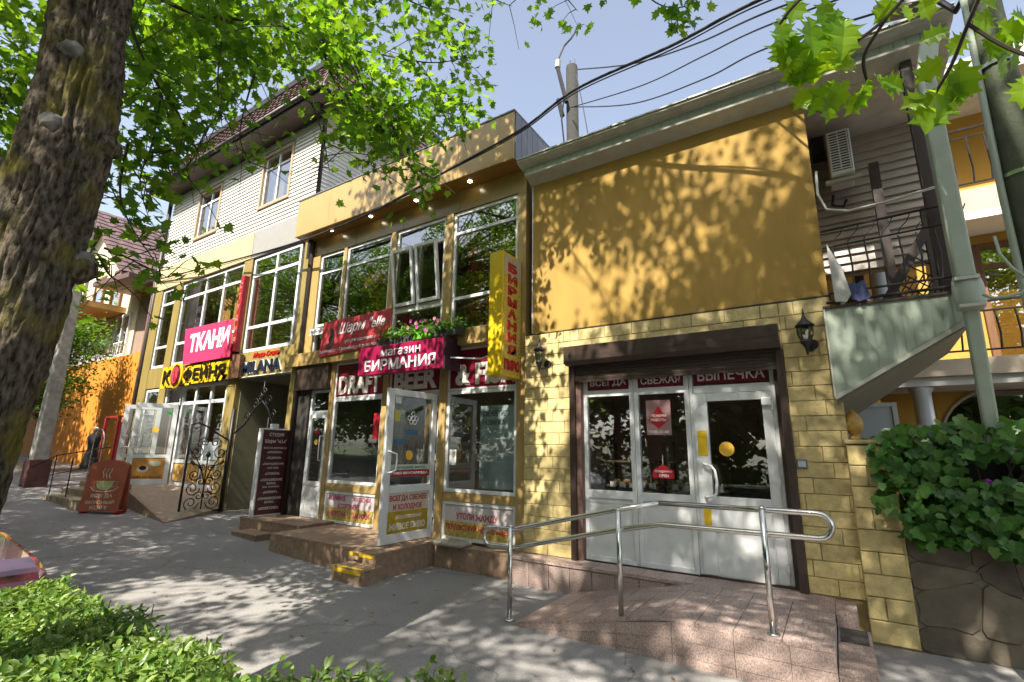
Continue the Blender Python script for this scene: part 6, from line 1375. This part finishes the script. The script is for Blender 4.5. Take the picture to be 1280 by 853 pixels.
# ---- ivy on the stone wall
iv = empty('ivy', (1.5, 6.2, 1.0), 'dense glossy ivy spilling over the stone wall at the right', 'ivy')
P, S = [], []
def ivz(x): return (1.02+.12*noise.noise(Vector((x*2.2,0,0)))-(.08 if x > 1 else 0), 2.0+.14*noise.noise(Vector((x*1.7,4,0)))+ (.12 if .75 < x < 1.05 else 0))
def hole(x, z): return ((x-1.22)/.22)**2+((z-1.63)/.13)**2 < 1
while len(P) < 2600:
    x = random.uniform(.30,3.3); a, b = ivz(x); z = random.uniform(a, b)
    if x < .48 and z < 1.25: continue
    if x < .45 and not (1.2 < z < 1.95): continue
    if hole(x, z): continue
    P.append((x, random.uniform(6.0,6.6) if z > 1.15 else random.uniform(6.05,6.2), z)); S.append(random.uniform(.07,.13))
_iv = [(0,.0),(.22,-.06),(.42,.10),(.36,.30),(.50,.46),(.30,.60),(.22,.80),(0,1.0)]; _il = _iv+[(-x,y) for x, y in _iv[-2:0:-1]]
T_IVY = (np.array([(0,.36,-.05)]+[(x,y,.06*abs(x)-.10*max(0,y-.6)) for x, y in _il]), [(0,i+1,(i+1)%len(_il)+1) for i in range(len(_il))])
leaf_obj('foliage', P, S, lf_ivy, T_IVY, iv, tilt=.8, nrm=np.array([0,-.9,.2]), droop=1.2)
def ivmesh(seed, m):
    r_ = random.Random(seed); v = [(x*r_.uniform(.9,1.1), y*r_.uniform(.95,1.05), .16*abs(x)-.12*y*y) for x, y in [(0,.36)]+[(x*1.05,y) for x, y in _il]]
    me = bpy.data.meshes.new('leaf'); me.from_pydata(v, [], [(0,i+1,(i+1)%len(_il)+1) for i in range(len(_il))]); me.materials.append(m); return me
IM = [ivmesh(i, lf_ivy if i < 7 else lf_ivy2) for i in range(8)]
cnt = 0
while cnt < 295:
    x = random.uniform(.27,2.3); a, b = ivz(x); z = random.uniform(a-.06, b+.03)
    if (x < .47 and not (1.2 < z < 1.95)) or hole(x, z): continue
    o = bpy.data.objects.new('leaf', random.choice(IM)); ax = Vector((random.gauss(0,.6),random.gauss(0,.25),-1)).normalized(); nn = Vector((random.gauss(0,.4),-1,random.gauss(.25,.35))); nn = (nn-ax*nn.dot(ax)).normalized()
    o.rotation_euler = Matrix((ax.cross(nn), ax, nn)).transposed().to_euler(); s = random.uniform(.07,.125); o.scale = (s,s,s); link(o, (x, 5.97+random.uniform(-.04,.06), z+.05), iv); cnt += 1
B('shade_sheet', m_dark, iv, .6,3.2,6.5,6.55,1.15,1.95)  # dark sheet standing in for the shade inside the ivy
MB().lathe([(.0,0),(.03,.01),(.035,.04),(.01,.06)], (1.12,6.1,1.5), 10).build('violet_flower', mat('violet_petal', (.25,.03,.3), .6), iv)
for _ in range(26):
    x = random.uniform(.5,3); MB().tube([(x,6.3,1.1),(x+random.uniform(-.2,.2),6.2,1.5),(x+random.uniform(-.3,.3),6.15,1.95)], [.012,.008,.003], 5).build('stem', m_twig, iv)
# ---- trees seen past the coffee building, and across the road in the window reflections
def round_tree(name, label, x, y, h_, r, n, s, m, cz=.62, group=None):
    g_ = gz(max(x,-60)); e = empty(name, (x,y,g_), label, 'tree', group); cs2 = []
    for _ in range(34):
        d = Vector((random.gauss(0,1),random.gauss(0,1),random.gauss(0,1))).normalized()*random.uniform(.3,1); cs2.append(Vector((x+d.x*r, y+d.y*r, g_+h_*cz+d.z*h_*(1-cz))))
    P, S = [], []
    for c in cs2:
        for _ in range(n//34):
            P.append((c.x+random.gauss(0,r*.2), c.y+random.gauss(0,r*.2), c.z+random.gauss(0,r*.16))); S.append(random.uniform(*s))
    MB().tube([(x,y,g_-.1),(x+.05,y,g_+h_*.4),(x,y,g_+h_*.85)], [.05*r+.06,.04*r+.04,.02], 8).build('trunk', m_bark, e, smooth=True)
    leaf_obj('crown', P, S, m, T_FOLD, e); branches([(x,y,g_+h_*.3),(x,y,g_+h_*.5),(x,y,g_+h_*.7)], cs2, 'branches', e, .03)
round_tree('tree', 'small dense green tree behind the grey concrete pole', -24.6, 5.9, 6.2, 1.75, 8000, (.10,.18), lf_far)
round_tree('tree', 'pale leafed tree left of the orange house', -34, 5.0, 8.5, 2.6, 4200, (.2,.34), lf_far)
KINDS = ('broad','tall','rounded','leaning','dense','loose','wide','young','bushy','old','sparse','high','far','shady')
for i, (x, y) in enumerate(((-16,-15),(-10.5,-14.5),(-5,-15.5),(.5,-14.5),(6,-15),(-22,-15),(-18,-21),(-9,-21),(-1,-21),(8,-21),(-29,-14),(-37,-15),(-46,-13),(-30,-21))):  # mirrored trees; the back row and extra height are added to block sky light
    round_tree('roadside_tree', KINDS[i]+' tree across the road mirrored in the shop windows', x, y, random.uniform(12.5,15) if y > -18 else random.uniform(17,20), 4. if y > -18 else 5.4, 7500, (.4,.65), lf_far, .5, 'trees across the road')
def hin3(x, y): return True
P = [(random.uniform(-30,12), random.uniform(-13.6,-12.6), 0) for _ in range(9000)]
P = [(x, y, gz(x)-.05+1.25*random.random()**.6) for x, y, _ in P]
e = empty('hedge', (-9,-13.1,.1), 'clipped hedge across the road mirrored in the shop windows', 'hedge'); leaf_obj('foliage', P, RNG.uniform(.1,.2,9000), lf_far, T_FOLD, e, tilt=.9)
# white car parked by the kerb, mirrored in the beer shop window
car = empty('parked_car', (-9.2,-3.4,gz(-9.2)-.13), 'white car parked on the road mirrored in the beer shop window', 'car')
cz = gz(-9.2)-.13; m_cw = mat('car_white', (.72,.73,.74), .2, var=.02, coat=.6); m_ty = mat('tyre', (.02,.02,.02), .8)
body = [(-2.1,.35),(-2.15,.75),(-2.0,1.0),(-1.75,1.1),(-1.45,1.55),(-.9,1.68),(.5,1.68),(1.1,1.12),(1.9,.98),(2.15,.75),(2.12,.35)]
MB().prism([(-9.2+x,-4.3,cz+z) for x, z in body], (0,1.8,0)).build('body', m_cw, car, bevel=.08)
for y in (-4.303,-2.497):
    for poly in ([(-1.5,1.12),(-1.3,1.5),(-.35,1.6),(-.35,1.12)],[(-.27,1.12),(-.27,1.6),(.45,1.6),(.92,1.12)]): MB().prism([(-9.2+x,y,cz+z) for x, z in poly], (0,.006,0)).build('side_window', m_dark, car)
for x in (-1.35,1.35):
    for y in (-4.32,-2.72):
        w = MB(Matrix.Translation((-9.2+x,y,cz+.34)) @ Matrix.Rotation(-math.pi/2,4,'X')).lathe([(.2,0),(.32,.0),(.34,.03),(.34,.2),(.32,.24)], (0,0,0), 22).build('wheel', m_ty, car, smooth=False)
        MB(Matrix.Translation((-9.2+x,y+(.235 if y > -3 else -.012),cz+.34)) @ Matrix.Rotation(-math.pi/2,4,'X')).lathe([(.2,0),(.19,.02)], (0,0,0), 16).build('rim', m_steel, w)
for y in (-4.1,-2.7): B('headlight', m_lwhite, car, -7.09,-7.04,y-.15,y+.15,cz+.66,cz+.8)
# ---- flower boxes above the crimson sign
fb = empty('flower_box', (-6.0, 6.1, 3.74), 'flower box with pink and red blossoms behind the crimson sign', 'flower box')
B('trough', mat('lime_trough', (.12,.4,.03), .5), fb, -5.95,-5.55,6.0,6.18,3.60,3.78,bevel=.01); B('trough', mat('dark_trough', (.05,.06,.05), .5), fb, -6.9,-5.98,6.02,6.18,3.58,3.72,bevel=.01); B('trough', MATS['dark_trough'], fb, -5.52,-4.95,6.02,6.18,3.60,3.74,bevel=.01)
P = [(random.uniform(-6.9,-4.9), random.uniform(5.93,6.2), 3.70+abs(random.gauss(0,.10))) for _ in range(700)]; leaf_obj('foliage', P, np.random.default_rng(3).uniform(.05,.10,700), mlf, T_FOLD, fb, tilt=.9)
for k, col in enumerate(((.55,.02,.03),(.5,.05,.32),(.75,.2,.3),(.7,.06,.02))):
    fm = mat('petal_%d' % k, col, .6)
    for _ in range(9):
        c = Vector((random.uniform(-6.95,-6.55) if k in (0,3) else random.uniform(-6.1,-5.3), random.uniform(5.92,6.05), random.uniform(3.70,3.96)))
        mb = MB(); 
        for a in range(5): d = Vector((math.cos(a*1.256),-.2,math.sin(a*1.256)))*.035; e_ = Vector((-math.sin(a*1.256),0,math.cos(a*1.256)))*.018; mb.add([c, c+d*.6+e_, c+d, c+d*.6-e_], [(0,1,2,3)])
        mb.build('blossom', fm, fb)
